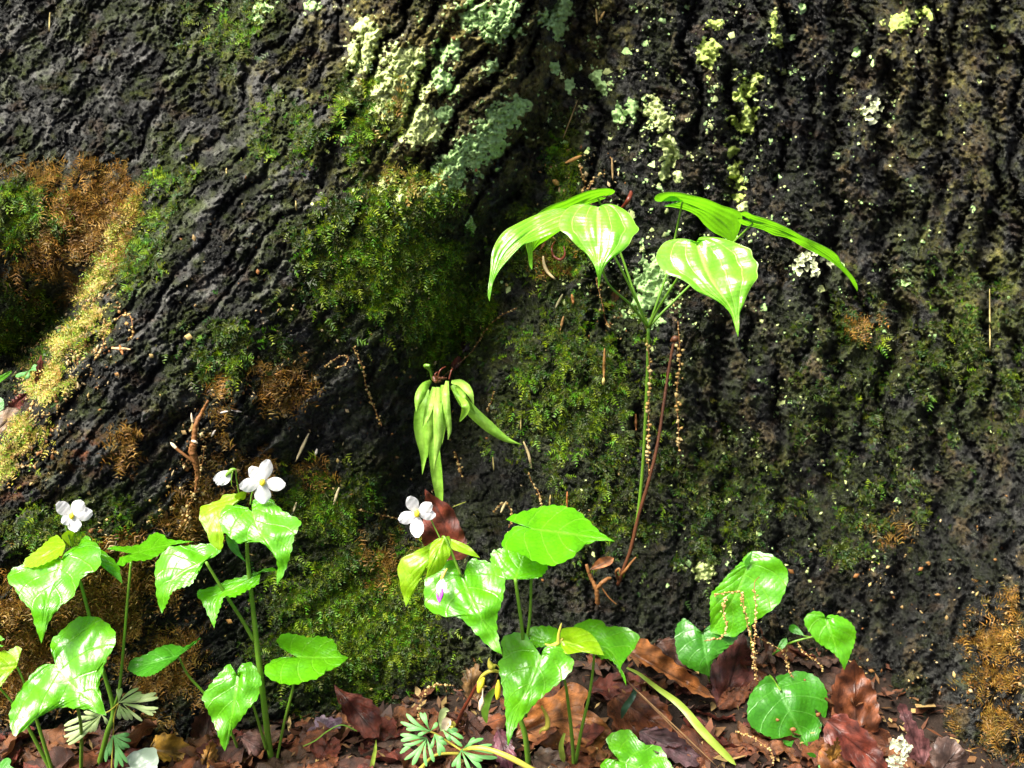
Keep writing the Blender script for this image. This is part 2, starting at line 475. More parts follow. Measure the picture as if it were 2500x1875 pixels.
LINES_R = [(c, w, d) for c, w, d in ((1445, .8, .7), (1500, .6, .5), (1568, .7, .6), (1640, .6, .45), (1700, .9, .75), (1772, 1.1, .9), (1842, .7, .6), (1905, .8, .7), (1968, .7, .55), (2035, 1.5, 1.0), (2098, .6, .5),
           (2166, 1.6, 1.1), (2235, .6, .5), (2290, 1.1, .9), (2352, .7, .6), (2412, 1.0, .85), (2475, .8, .7), (2540, 1., .9), (2620, 1., .8), (2700, 1, .8), (2800, 1, .9), (2920, 1, .8), (3050, 1, .8))]
LINES_L = [(c, w, d) for c, w, d in ((-520, .8, .7), (-430, .7, .6), (-345, .8, .75), (-262, .6, .5), (-190, .9, .85), (-115, .6, .6), (-40, 1.0, .95), (35, .7, .6), (105, 1.0, .9), (172, .7, .6), (240, .9, .85), (318, .6, .6), (400, .9, .8), (490, .8, .7), (580, .8, .75), (680, .8, .7), (790, .8, .7), (900, .8, .7))]
rightness = 1 - WL
big = smooth(760, 980, PX) * smooth(1420, 1300, PX) * smooth(600, 360, PY)      # coarse plated bulge with lichen
fisR, nearR = furrows(psi, LINES_R, 211, 13.0)
fisL, nearL = furrows(psi, LINES_L, 231, 9.0)
isL = psi != 0
isL = (cx_ + 26 * perlin(PX / 24, PY / 24, 4) + 10 > PX)
fis = np.where(isL, fisL * (0.32 + 0.75 * big), fisR)
near = np.where(isL, nearL, nearR)
low = smooth(1250, 850, PY)                                                     # the furrows fade towards the foot
fis = fis * (0.6 + 0.4 * low)
w1, w2 = perlin(PX / 19, PY / 19, 5), perlin(PX / 19, PY / 19, 6)
w3, w4 = perlin(PX / 9, PY / 9, 7), perlin(PX / 9, PY / 9, 9)
crk = np.exp(-((perlin(psi / 150, PY / 60, 41) + 0.25 * w1) / 0.045) ** 2) * smooth(0.05, 0.3, perlin(PX / 110, PY / 110, 42)) * smooth(4, 24, near)
f1, f2, pid, ptl = worley(psi / 44 + 0.35 * w1 + .12 * w3, PY / 78 + 0.35 * w2 + .12 * w4, 51)
plate = np.clip((f2 - f1) * 3.0, 0, 1)
c1, c2, cid, ctl = worley(psi / 20 + 0.4 * w1 + .2 * w3, PY / 34 + 0.4 * w2 + .2 * w4, 55)
g1, g2, gid, gtl = worley(psi / 9.5 + 0.5 * w3, PY / 12.5 + 0.5 * w4, 61)
flake = np.clip((g2 - g1) * 2.5, 0, 1) * (0.35 + 0.65 * gid)
turb = fbm(psi / 30, PY / 60, 71, 2)
lump = fbm(psi / 150, PY / 240, 81, 2)
rough = 0.85 + 0.55 * smooth(-.3, .4, perlin(PX / 130, PY / 130, 83))
ridge = np.clip(near / 34.0, 0, 1) ** 0.55
D = (-0.028 * fis - 0.007 * crk + 0.010 * ridge * (0.45 + 0.55 * low) * np.where(isL, 0.6 + 0.6 * big, 1.0)
     + 0.0034 * plate * (0.4 + pid) * (0.7 + 0.8 * big) + 0.0022 * ptl
     + rough * (0.0030 * cid * np.clip((c2 - c1) * 4, 0, 1) + 0.0028 * ctl + 0.0022 * gid * np.clip((g2 - g1) * 3, 0, 1) + 0.0026 * gtl + 0.0010 * hash2(PX, PY, 88))
     + 0.0022 * turb + 0.009 * lump)
stepx = np.exp(-((np.interp(PY, *RIDGE) - PX) / 40.0) ** 2) * smooth(330, 560, PY)
D = D * (1 - 0.4 * stepx)
TY = Y0 - D
TV = W(PX, PY, TY)

def sample(arr, px, py):
    px = np.asarray(px, float); py = np.asarray(py, float)
    i = np.clip(np.searchsorted(AX, px), 1, len(AX) - 1); j = np.clip(np.searchsorted(AY, py), 1, len(AY) - 1)
    i = np.where(np.abs(AX[i] - px) < np.abs(AX[i - 1] - px), i, i - 1)
    j = np.where(np.abs(AY[j] - py) < np.abs(AY[j - 1] - py), j, j - 1)
    return arr[j, i]

def TD(px, py, off=0.0):
    """Depth of the bark at a photo pixel, less an offset towards the viewer."""
    return sample(TY, px, py) - off

_dx = np.gradient(TV, axis=1); _dy = np.gradient(TV, axis=0)
# normals of the surface smoothed over its coarse form
_sv = W(PX, PY, Y0)
_n = np.cross(np.gradient(_sv, axis=1), np.gradient(_sv, axis=0))
TN = _n / (np.linalg.norm(_n, axis=2)[:, :, None] + 1e-15)
TN = np.where(TN[:, :, 1:2] > 0, -TN, TN)

def blobs(lst, px=PX, py=PY):
    m = np.zeros(np.shape(px))
    for b in lst:
        x, y, rx, ry = b[:4]
        w = b[4] if len(b) > 4 else 1.0
        a = math.radians(b[5]) if len(b) > 5 else 0.0
        dx = px - x; dy = py - y
        u = dx * math.cos(a) + dy * math.sin(a); v = -dx * math.sin(a) + dy * math.cos(a)
        m = np.maximum(m, w * np.exp(-(u / rx) ** 2 - (v / ry) ** 2))
    return m

GREEN = [(950, 640, 230, 170), (1080, 760, 170, 140, .9), (860, 1520, 230, 200), (790, 1240, 150, 110, .8), (1010, 1430, 120, 120, .9),
         (1400, 950, 240, 270, .58), (1480, 1240, 230, 200, .52), (1740, 1220, 240, 240, .46), (2080, 900, 220, 280, .4), (2350, 850, 200, 300, .45),
         (2100, 1250, 200, 150, .5), (1375, 430, 40, 150, .9), (1330, 600, 120, 100, .8), (70, 520, 110, 90, .9), (60, 800, 130, 120, .7),
         (560, 860, 150, 110, .55), (350, 600, 60, 140, .7, 20), (420, 450, 80, 90, .5), (130, 1300, 120, 80, .7), (250, 1250, 150, 80, .4), (2470, 950, 60, 100, .6), (180, 820, 60, 60, .6), (110, 960, 50, 50, .55), (265, 640, 30, 60, .6),
         (560, 60, 120, 120, .5), (700, 330, 120, 120, .45), (880, 290, 80, 120, .7), (1000, 500, 160, 90, .7)]
YELLOWISH = [(300, 560, 32, 110, 1.0, 28), (240, 690, 45, 90, .9, 28), (170, 830, 70, 60, .9), (110, 930, 70, 60, .95), (60, 1060, 60, 60, .9), (10, 1140, 70, 60, .7),
             (220, 780, 70, 60, .7), (940, 270, 60, 90, .5), (980, 440, 90, 60, .55)]
BROWNM = [(235, 520, 110, 110, 1.15), (120, 440, 110, 60, .7), (130, 640, 120, 90, .6), (180, 1480, 210, 130), (60, 1600, 160, 130), (400, 1620, 110, 130, .7), (300, 1400, 120, 100, .8),
          (2430, 1590, 80, 150, .62), (2340, 1780, 60, 90, .4), (2460, 1780, 80, 110, .5), (690, 930, 70, 60, .8), (620, 1160, 60, 70, .7), (540, 1020, 30, 130, .6), (940, 1350, 80, 90, .55),
          (480, 1250, 90, 90, .8), (310, 1080, 50, 60, .6), (2170, 1290, 60, 40, .5), (1350, 640, 50, 60, .6), (760, 1140, 60, 40, .6), (2100, 790, 60, 50, .5)]
mG = blobs(GREEN); mY = blobs(YELLOWISH); mB = blobs(BROWNM)
nz = fbm(PX / 120, PY / 120, 91, 3)
nz2 = fbm(PX / 36, PY / 36, 95, 3)
kG = smooth(0.3, 0.75, mG + 0.45 * nz2 + 0.2 * nz)
kY = smooth(0.35, 0.7, mY + 0.3 * nz2)
kB = smooth(0.35, 0.75, mB + 0.35 * nz2)

# bark colours, with some light and shade painted in: grey black wet bark, olive crust, brown inner bark, algae film
def mixc(c, k, d):
    return c * (1 - k[..., None]) + np.asarray(d, float) * k[..., None]
C = np.zeros(PX.shape + (3,)); C[:] = (0.0135, 0.0140, 0.0118)
left = smooth(1350, 700, PX) * smooth(1650, 500, PY)  # greyer bark at upper left, lightened to stand for light from that side
n60 = fbm(PX / 60, PY / 60, 101, 3)
C = mixc(C, smooth(-0.3, 0.5, n60) * (0.30 + 0.6 * left), (0.042, 0.043, 0.037))
C = mixc(C, smooth(0.5, 0.95, cid) * (0.22 + 0.6 * left) * 0.85, (0.115, 0.114, 0.102))
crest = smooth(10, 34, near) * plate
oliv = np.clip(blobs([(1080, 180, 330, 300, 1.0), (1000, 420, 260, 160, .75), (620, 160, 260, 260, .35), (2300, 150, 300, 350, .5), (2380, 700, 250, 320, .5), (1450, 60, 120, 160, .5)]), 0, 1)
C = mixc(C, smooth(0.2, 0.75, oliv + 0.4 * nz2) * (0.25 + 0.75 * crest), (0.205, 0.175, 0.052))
C = mixc(C, smooth(0.5, 0.9, pid) * smooth(1500, 1750, PX) * crest * 0.8, (0.120, 0.088, 0.040))
C = mixc(C, smooth(0.3, 0.6, fbm(PX / 90, PY / 50, 111, 3)) * 0.35, (0.060, 0.032, 0.013))
C = mixc(C, blobs([(180, 1120, 220, 45, 1.0, -25), (330, 1050, 120, 35, .8, -25), (30, 1200, 120, 40, .8, -25)]) * smooth(-.1, .3, nz2) * 0.9, (0.115, 0.040, 0.018))
film = smooth(0.0, 0.7, mG + 0.16 + 0.4 * nz + 0.35 * nz2)
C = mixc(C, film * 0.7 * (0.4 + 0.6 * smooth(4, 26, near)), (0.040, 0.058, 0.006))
C = mixc(C, smooth(0.45, 0.9, mG + 0.3 * nz2) * 0.8, (0.050, 0.078, 0.005))
C = mixc(C, kY * 0.4, (0.10, 0.09, 0.02))
C = mixc(C, kB * 0.5, (0.055, 0.027, 0.006))
wet = smooth(0.25, 0.8, blobs([(1800, 500, 330, 330, .8), (1700, 1380, 450, 220, .9), (2180, 1350, 300, 260, .9), (1250, 1150, 250, 120, .8), (520, 1500, 300, 150, .7), (2050, 150, 200, 250, .5)]) + 0.5 * nz + 0.35 * nz2)  # mask for soaked bark and for the painted shade at right and below
C = mixc(C, wet * 0.65, (0.0105, 0.0105, 0.0095))                              # soaked bark, plus shade painted over the right and lower trunk
C *= (0.4 + 0.6 * gid + 0.8 * cid ** 3)[..., None]

tree = thing('tree', W(1250, 1700, 0.05), 'massive old tree trunk base with dark wet furrowed bark, moss and lichen', 'tree')
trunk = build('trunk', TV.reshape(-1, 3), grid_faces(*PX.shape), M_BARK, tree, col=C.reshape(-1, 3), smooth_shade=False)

# ---- crust lichens: raised flakes that follow the bark, one part for each patch
MINT, PALE, LEMON = (0.42, 0.64, 0.24), (0.58, 0.67, 0.26), (0.46, 0.58, 0.13)
LICHENS = [
    ([(1095, 425, 52, 45), (1150, 375, 48, 48), (1195, 330, 45, 50), (1225, 290, 40, 40), (1262, 262, 32, 22), (1070, 465, 40, 30)], MINT),
    ([(1165, 35, 50, 40), (1215, 60, 40, 42), (1250, 75, 30, 20), (1205, 90, 30, 20), (1240, 20, 30, 20)], MINT),
    ([(1345, 45, 32, 26), (1375, 20, 22, 30), (1365, 75, 18, 22)], MINT),
    ([(1075, 130, 22, 30), (1070, 175, 18, 20)], MINT),
    ([(950, 215, 75, 50), (990, 155, 60, 40), (915, 245, 40, 28), (1010, 205, 40, 36)], PALE),
    ([(1000, 300, 60, 55), (1040, 320, 40, 32), (970, 265, 40, 35)], PALE),
    ([(1080, 195, 26, 34), (1100, 215, 20, 15)], MINT),
    ([(905, 115, 36, 60), (870, 140, 24, 42), (890, 70, 30, 32)], PALE),
    ([(985, 475, 20, 34), (935, 455, 16, 22), (965, 440, 14, 12)], PALE),
    ([(1205, 165, 20, 18)], MINT),
    ([(1110, 120, 15, 25)], MINT),
    ([(1085, 275, 25, 20)], MINT),
    ([(1595, 690, 45, 60), (1570, 740, 30, 30), (1620, 640, 35, 30), (1600, 780, 22, 18)], MINT),
    ([(1595, 270, 26, 26), (1620, 300, 22, 30), (1630, 350, 22, 26), (1605, 250, 14, 14)], PALE),
    ([(1640, 375, 18, 35), (1625, 420, 14, 30), (1655, 430, 10, 20)], PALE),
    ([(1510, 280, 20, 22), (1540, 265, 16, 22)], MINT),
    ([(1455, 190, 15, 26), (1470, 215, 12, 15)], MINT),
    ([(1825, 215, 26, 24), (1845, 190, 14, 14), (1800, 235, 22, 14)], LEMON),
    ([(1812, 305, 34, 24), (1830, 280, 20, 20), (1790, 295, 16, 16)], LEMON),
    ([(1730, 130, 26, 34), (1745, 60, 18, 14)], LEMON),
    ([(1890, 60, 9, 40), (1905, 100, 8, 22)], LEMON),
    ([(1795, 430, 18, 55), (1800, 480, 18, 16), (1790, 370, 16, 22)], LEMON),
    ([(1812, 505, 14, 12)], PALE),
    ([(1716, 1395, 30, 22), (1740, 1372, 16, 12)], PALE),
    ([(640, 20, 22, 14), (630, 45, 14, 14)], MINT),
    ([(760, 15, 20, 12)], MINT),
    ([(2200, 55, 40, 22), (2255, 30, 22, 14)], LEMON),
    ([(1150, 555, 12, 18)], MINT),
    ([(1355, 165, 12, 14), (1390, 205, 12, 16)], MINT),
    ([(2090, 130, 12, 14)], MINT),
    ([(1960, 20, 10, 16)], MINT),
]
lz = 0.62 * fbm(PX / 15, PY / 15, 131, 3) + 0.25 * perlin(PX / 50, PY / 50, 133)
LICHEN_ALL = np.zeros(PX.shape)
fg = grid_faces(*PX.shape)
for k, (bl, colr) in enumerate(LICHENS):
    x0 = min(b[0] - 2 * b[2] for b in bl); x1 = max(b[0] + 2 * b[2] for b in bl)
    y0 = min(b[1] - 2 * b[3] for b in bl); y1 = max(b[1] + 2 * b[3] for b in bl)
    i0, i1 = np.searchsorted(AX, [x0, x1]); j0, j1 = np.searchsorted(AY, [y0, y1])
    i1 = max(i1, i0 + 3); j1 = max(j1, j0 + 3)
    sx, sy = PX[j0:j1, i0:i1], PY[j0:j1, i0:i1]
    m = blobs(bl, sx, sy) + lz[j0:j1, i0:i1] * 0.7 - 0.3 * fis[j0:j1, i0:i1]
    inside = m > 0.37
    raise_ = 0.0005 + 0.0010 * np.clip(m - 0.37, 0, 0.5) + 0.0003 * flake[j0:j1, i0:i1]
    v = W(sx, sy, TY[j0:j1, i0:i1] - np.where(inside, raise_, -0.0006))
    fgk = grid_faces(*sx.shape)
    keep = inside.ravel()[fgk].sum(1) >= 2
    if keep.sum() < 4: continue
    fgk = fgk[keep]
    used, inv = np.unique(fgk.ravel(), return_inverse=True)
    cv = np.asarray(colr) * (0.75 + 0.5 * hash2(sx * 0.2, sy * 0.2, 7).ravel()[used])[:, None]
    cv = cv * (1 - 0.2 * g1[j0:j1, i0:i1].ravel()[used])[:, None]
    build('lichen_patch', v.reshape(-1, 3)[used], inv.reshape(-1, 4), M_LICHEN, tree, col=cv)

# countless specks of crust lichen over the right hand bark
def scatter(dens_fn, n, x=(-10, 2510), y=(-10, 1880)):
    out = []
    while sum(len(o) for o in out) < n:
        q = RNG.uniform((x[0], y[0]), (x[1], y[1]), (n * 3, 2))
        d = dens_fn(q[:, 0], q[:, 1])
        out.append(q[RNG.random(len(q)) < d])
    return np.concatenate(out)[:n]
SPK = [(1620, 300, 150, 260, 1), (1800, 300, 120, 260, 1), (1480, 200, 140, 200, .8), (1700, 650, 300, 160, .8), (2000, 500, 300, 300, .4), (1950, 1000, 250, 300, .35), (1050, 220, 220, 260, .7), (1800, 1300, 250, 150, .3), (2100, 150, 250, 150, .4)]
def speck_density(px, py):
    return np.clip(blobs(SPK, px, py) * smooth(0.0, 0.55, fbm(px / 40, py / 40, 141, 2)), 0, 1)
q = scatter(speck_density, 1900)
nq = len(q); sz = RNG.exponential(1.9, nq) + 1.3
ang = RNG.random((nq, 5)) * 0.9 + np.arange(5) * 1.2566
rr = sz[:, None] * RNG.uniform(.6, 1.3, (nq, 5))
vx = q[:, :1] + rr * np.cos(ang); vy = q[:, 1:] + rr * np.sin(ang)
rim = W(vx, vy, sample(TY, vx, vy) - 0.0006)
top = W(q[:, 0], q[:, 1], sample(TY, q[:, 0], q[:, 1]) - 0.0018)
v = np.concatenate([rim, top[:, None]], 1).reshape(-1, 3)
b0 = np.arange(nq)[:, None] * 6
tf = np.stack([np.stack([b0[:, 0] + i, b0[:, 0] + (i + 1) % 5, b0[:, 0] + 5], 1) for i in range(5)], 1).reshape(-1, 3)
cc = np.where(RNG.random((nq, 1)) < .5, np.array([MINT]), np.array([PALE])) * RNG.uniform(.7, 1.2, (nq, 1))
o = build('lichen_specks', v, tf, M_LICHEN, tree, col=np.repeat(cc, 6, 0)); o['kind'] = 'stuff'

# ------------------------------------------------------------------ moss (uncountable sprigs)
def sprigs(name, dens, n, size, cols, mat, label, lift=0.6, droop=0.7, pairs=6, spread=0.34, thin=0.055, x=(-10, 2510), y=(-10, 1880)):
    q = scatter(dens, n, x, y)
    n = len(q)
    P = W(q[:, 0], q[:, 1], sample(TY, q[:, 0], q[:, 1]) + 0.0004)
    nn = np.stack([sample(TN[:, :, k], q[:, 0], q[:, 1]) for k in range(3)], 1)
    nn = nn + RNG.normal(0, .25, (n, 3)); nn /= np.linalg.norm(nn, axis=1)[:, None]
    a = RNG.uniform(0, 2 * math.pi, n)
    d = np.stack([np.cos(a), np.zeros(n), np.sin(a)], 1) + np.array([0, 0, -droop])
    d = d - nn * (d * nn).sum(1)[:, None]
    d /= np.linalg.norm(d, axis=1)[:, None] + 1e-9
    d = d + nn * RNG.uniform(0.2, 1.0, n)[:, None] * lift
    d /= np.linalg.norm(d, axis=1)[:, None]
    side = np.cross(d, nn); side /= np.linalg.norm(side, axis=1)[:, None] + 1e-9
    up = np.cross(side, d)
    Ls = size * np.clip(RNG.lognormal(0, .42, n), .4, 1.7)
    vs = []; 
    us = (np.arange(pairs) + 0.6) / pairs
    for u in us:
        c = P + d * (Ls * u)[:, None] - up * 0 + np.array([0, 0, -1.0]) * (0.22 * Ls * u * u)[:, None]
        for s in (-1, 1):
            ln = Ls * spread * (1.05 - 0.75 * u) * RNG.uniform(.3, 1.5, n)
            tip = c + side * (s * ln)[:, None] + d * (ln * RNG.uniform(.2, 1.1, n))[:, None] + up * (ln * RNG.uniform(-.5, .7, n))[:, None]
            w = (Ls * thin)[:, None]
            vs += [c - d * w, c + d * w * 1.4, tip]
    v = np.stack(vs, 1)
    k = v.shape[1]
    t = np.arange(n * k).reshape(-1, 3)
    cols = np.asarray(cols, float)
    mixv = RNG.random((n, 1)); ci = RNG.integers(0, len(cols), n); cj = RNG.integers(0, len(cols), n)
    cc = (cols[ci] * mixv + cols[cj] * (1 - mixv)) * RNG.uniform(.7, 1.35, (n, 1))
    o = build(name, v.reshape(-1, 3), t, mat, None, col=np.repeat(cc, k, 0), smooth_shade=False)
    return tag(o, label, 'moss', None, 'stuff')

def nzf(px, py, s, seed): return fbm(px / s, py / s, seed, 2)
def mossy(lst, lo, hi, s1, seed, amp=.5, fine=.35):
    return lambda x, y: smooth(0.08, 0.3, blobs(lst, x, y)) * smooth(lo, hi, blobs(lst, x, y) + amp * nzf(x, y, s1, seed) + fine * nzf(x, y, 17, seed + 1))
GREENS = [(0.018, 0.045, 0.002), (0.045, 0.085, 0.003), (0.080, 0.11, 0.004), (0.014, 0.06, 0.004), (0.06, 0.06, 0.005)]
BRIGHT = [(0.11, 0.20, 0.003), (0.17, 0.22, 0.005), (0.06, 0.19, 0.005)]
BROWNS = [(0.19, 0.085, 0.008), (0.27, 0.135, 0.018), (0.09, 0.038, 0.006), (0.12, 0.09, 0.010), (0.30, 0.18, 0.035)]
sprigs('green_moss', mossy(GREEN, 0.36, 0.85, 60, 151), 42000, 0.0052, GREENS, M_MOSS, 'feathery green moss creeping over the bark of the trunk', droop=0.25, lift=0.8, pairs=4, spread=.42, thin=.07)
BRIGHT_AT = [b if b[0] < 1340 else (*b[:4], (b[4] if len(b) > 4 else 1) * (.6 if b[0] > 1400 else 1), *b[5:]) for b in GREEN]
sprigs('bright_moss', mossy(BRIGHT_AT, 0.50, 1.05, 45, 161), 15000, 0.0066, BRIGHT, M_MOSS, 'brighter green moss fronds standing out of the darker moss', droop=0.3, lift=1.1, spread=0.38, pairs=5)
sprigs('yellow_moss', mossy(YELLOWISH, 0.5, 1.1, 34, 153, .55), 6000, 0.0072, [(0.30, 0.28, 0.03), (0.14, 0.25, 0.01), (0.42, 0.31, 0.10), (0.20, 0.27, 0.02), (0.36, 0.20, 0.05)], M_MOSS,
       'yellow green moss on the edge of the buttress root', droop=0.3, lift=.9, pairs=4)
sprigs('brown_moss', mossy(BROWNM, 0.44, 0.95, 48, 157, .6, .5), 16000, 0.0082, BROWNS, M_MOSS,
       'dry orange brown moss in shaggy patches on the bark', lift=1.3, droop=0.5, pairs=4, spread=0.45, thin=0.035)

# ---- crumbs caught on the bark: bud scales, catkin beads, bark flakes
CRUMB = [(480, 1120, 40, 90, 1), (470, 1240, 60, 70, 1), (150, 850, 70, 70, 1.2), (235, 710, 45, 80, 1.1), (100, 970, 60, 80, 1.3), (190, 890, 70, 70, .8), (40, 1090, 70, 60, 1.1), (270, 620, 25, 60, .6), (560, 1180, 70, 70, .5), (1425, 440, 60, 60, .5),
         (680, 930, 70, 50, .4), (1350, 1270, 60, 40, .3), (300, 1450, 200, 150, .25), (2450, 1600, 90, 150, .35), (1500, 760, 40, 80, .3), (900, 1000, 500, 500, .03), (2200, 1500, 300, 250, .06)]
q = scatter(lambda x, y: np.clip(blobs(CRUMB, x, y) * smooth(-0.3, 0.5, fbm(x / 28, y / 28, 171, 2)), 0, 1), 2400)
n = len(q); L_ = RNG.lognormal(math.log(3.6), .45, n); a = RNG.uniform(0, 6.283, n); asp = RNG.uniform(.3, .8, n)
ux, uy = np.cos(a) * L_, np.sin(a) * L_
wx, wy = -np.sin(a) * L_ * asp, np.cos(a) * L_ * asp
yb = sample(TY, q[:, 0], q[:, 1]) - 0.0015
vv = np.stack([W(q[:, 0] + ux, q[:, 1] + uy, yb - .001), W(q[:, 0] + wx, q[:, 1] + wy, yb), W(q[:, 0] - ux, q[:, 1] - uy, yb), W(q[:, 0] - wx, q[:, 1] - wy, yb - .0005), W(q[:, 0], q[:, 1], yb - .0025)], 1)
b0 = np.arange(n) * 5
tf = np.concatenate([np.stack([b0 + i, b0 + (i + 1) % 4, b0 + 4], 1) for i in range(4)])
pal = np.array([(0.50, 0.34, 0.13), (0.62, 0.48, 0.24), (0.36, 0.18, 0.05), (0.26, 0.11, 0.03), (0.55, 0.40, 0.14)])
cc = pal[RNG.integers(0, len(pal), n)] * RNG.uniform(.6, 1.1, (n, 1))
o = build('bark_crumbs', vv.reshape(-1, 3), tf, M_STRAW, None, col=np.repeat(cc, 5, 0))
tag(o, 'tan crumbs of catkin and bud scale caught on the bark and root edge', 'litter', None, 'stuff')
# ------------------------------------------------------------------ forest floor
def ground_z(x, y):
    z = 0.062 * np.exp(-((x - 0.16) / 0.15) ** 2 - ((y - 0.02) / 0.07) ** 2)
    z = z + 0.03 * np.exp(-((x - 0.33) / 0.10) ** 2 - ((y + 0.03) / 0.08) ** 2)
    z = z + 0.25 * np.exp(-((x + 0.56) / 0.16) ** 2 - ((y - 0.20) / 0.10) ** 2)
    z = z + 0.006 * fbm(x / 0.06, y / 0.06, 201, 3)
    return z * np.exp(-((x * x + y * y) / 4.0))
gx = np.unique(np.concatenate([-np.geomspace(0.9, 150, 30), np.linspace(-0.9, 0.9, 200), np.geomspace(0.9, 150, 30)]))
gy = np.unique(np.concatenate([-np.geomspace(0.6, 150, 30), np.linspace(-0.6, 0.4, 110), np.geomspace(0.4, 150, 30)]))
GX, GY = np.meshgrid(gx, gy)
GZ = ground_z(GX, GY)
gc = np.zeros(GX.shape + (3,)); gc[:] = (0.018, 0.011, 0.007)
gc = gc * (0.7 + 0.6 * hash2(np.round(GX * 160), np.round(GY * 160), 3))[..., None]
o = build('forest_floor', np.stack([GX, GY, GZ], -1).reshape(-1, 3), grid_faces(*GX.shape), M_SOIL, None, col=gc.reshape(-1, 3))
tag(o, 'dark damp forest soil at the foot of the trunk', 'ground', None, 'structure')

# ---- crumbs of litter: chips, bud scales, straw ends
n = 9000
lx = RNG.uniform(-0.62, 0.62, n); ly = RNG.uniform(-0.34, 0.03, n)
lz_ = ground_z(lx, ly) + RNG.uniform(0.0, 0.010, n)
L_ = RNG.lognormal(math.log(0.0030), .7, n); Wd = L_ * RNG.uniform(.15, .6, n)
a = RNG.uniform(0, 6.283, n); tilt = RNG.normal(0, .5, n)
dx = np.stack([np.cos(a) * np.cos(tilt), np.sin(a) * np.cos(tilt), np.sin(tilt)], 1)
sd = np.stack([-np.sin(a), np.cos(a), RNG.normal(0, .3, n)], 1)
P = np.stack([lx, ly, lz_], 1)
v = np.stack([P - dx * L_[:, None], P + sd * Wd[:, None] + [0, 0, .0006], P + dx * L_[:, None], P - sd * Wd[:, None]], 1)
pal = np.array([(0.20, 0.10, 0.04), (0.10, 0.04, 0.018), (0.36, 0.24, 0.09), (0.05, 0.022, 0.013), (0.14, 0.05, 0.02), (0.08, 0.03, 0.015)])
cc = pal[RNG.integers(0, len(pal), n)] * RNG.uniform(.6, 1.2, (n, 1))
o = build('litter_crumbs', v.reshape(-1, 3), np.arange(4 * n).reshape(-1, 4), M_STRAW, None, col=np.repeat(cc, 4, 0))
tag(o, 'fine brown crumbs of bark, bud scales and straw on the forest floor', 'litter', None, 'stuff')
# ------------------------------------------------------------------ leaf, petal, strap and bead builders
def leaf(name, parent, base, tip, Lo, Ro, y0, k, kx, mat, mid=(), teeth=15, tooth=4.0, fold=0.0, sag=0.4, quilt=0.0009, veins='violet',
         wave=0.005, t0=0.22, rows=60, half=9, col=None, seed=None, roll=0.0):
    """A blade from its outline: two edges from the notch to the tip, its midrib, its depth and tilt."""
    seed = seed if seed is not None else int(base[0] * 7 + base[1])
    def edge(pts, sgn):
        e = spline([base] + list(pts) + [tip], rows)
        tv = np.linspace(0, 1, rows)
        if teeth:
            tg = np.gradient(e, axis=0); tg /= np.linalg.norm(tg, axis=1)[:, None] + 1e-9
            nrm = np.stack([tg[:, 1], -tg[:, 0]], 1)
            ctr = e.mean(0)
            if ((e - ctr) * nrm).sum() < 0: nrm = -nrm
            ph = (tv * teeth * (1 + 0.05 * math.sin(seed))) % 1.0
            saw = np.where(ph < 0.7, ph / 0.7, (1 - ph) / 0.3) - 0.5
            e = e + nrm * (saw * tooth * smooth(0.04, 0.15, tv) * smooth(1.0, 0.86, tv))[:, None]
        return e
    eL, eR = edge(Lo, -1), edge(Ro, 1)
    tv = np.linspace(0, 1, rows)
    mp = np.clip((tv - t0) / (1 - t0), 0, 1)
    mp = mp ** 1.15
    ms = spline([base] + list(mid) + [tip], 80)
    mi = np.stack([np.interp(mp, np.linspace(0, 1, 80), ms[:, j]) for j in (0, 1)], 1)
    sv = np.linspace(-1, 1, 2 * half + 1)
    sa = np.abs(sv)[None, :, None]
    ed = np.where((sv < 0)[None, :, None], eL[:, None, :], eR[:, None, :])
    p2 = mi[:, None, :] * (1 - sa) + ed * sa
    px, py = p2[..., 0], p2[..., 1]
    tt = mp[:, None]; ss = np.abs(sv)[None, :]
    hw = np.linalg.norm(ed - mi[:, None, :], axis=2)
    y = y0 - MPX * (k * (py - base[1]) + kx * (px - base[0])) * (1 - sag * tt)
    y = y + fold * MPX * hw * ss ** 1.5 + roll * MPX * hw * ss * np.sign(sv)[None, :]
    if veins == 'yam':
        pk = np.abs(np.sin(math.pi * 3 * ss)) ** 0.7
    elif veins == 'strap':
        pk = ss * 0.8
    else:
        q = 6 * tv[:, None] - 1.7 * ss
        pk = np.abs(np.sin(math.pi * q)) ** 0.7 * smooth(0.0, 0.25, ss) * (1 - 0.5 * ss)
    fade = smooth(1.0, 0.75, tv)[:, None]
    y = y - quilt * pk * fade
    y = y + wave * fbm(px / 90.0, py / 90.0, seed, 2) * smooth(0.0, 0.4, ss + tt * 0.5)
    V = W(px, py, y).reshape(-1, 3)
    uv = np.stack([np.broadcast_to(sv[None, :] * .5 + .5, px.shape), np.broadcast_to(tv[:, None], px.shape)], -1).reshape(-1, 2)
    c = None
    if col is not None:
        c = np.asarray(col) * (0.55 + 0.9 * np.clip(0.5 + fbm(px / 26, py / 26, seed + 3, 3), 0, 1))[..., None]
        vein = np.exp(-(np.abs(sv) / 0.06) ** 2)[None, :, None]
        c = (c * (1 - 0.5 * vein)).reshape(-1, 3)
    o = build(name, V, grid_faces(rows, len(sv)), mat, parent, uv=uv, col=c)
    return o

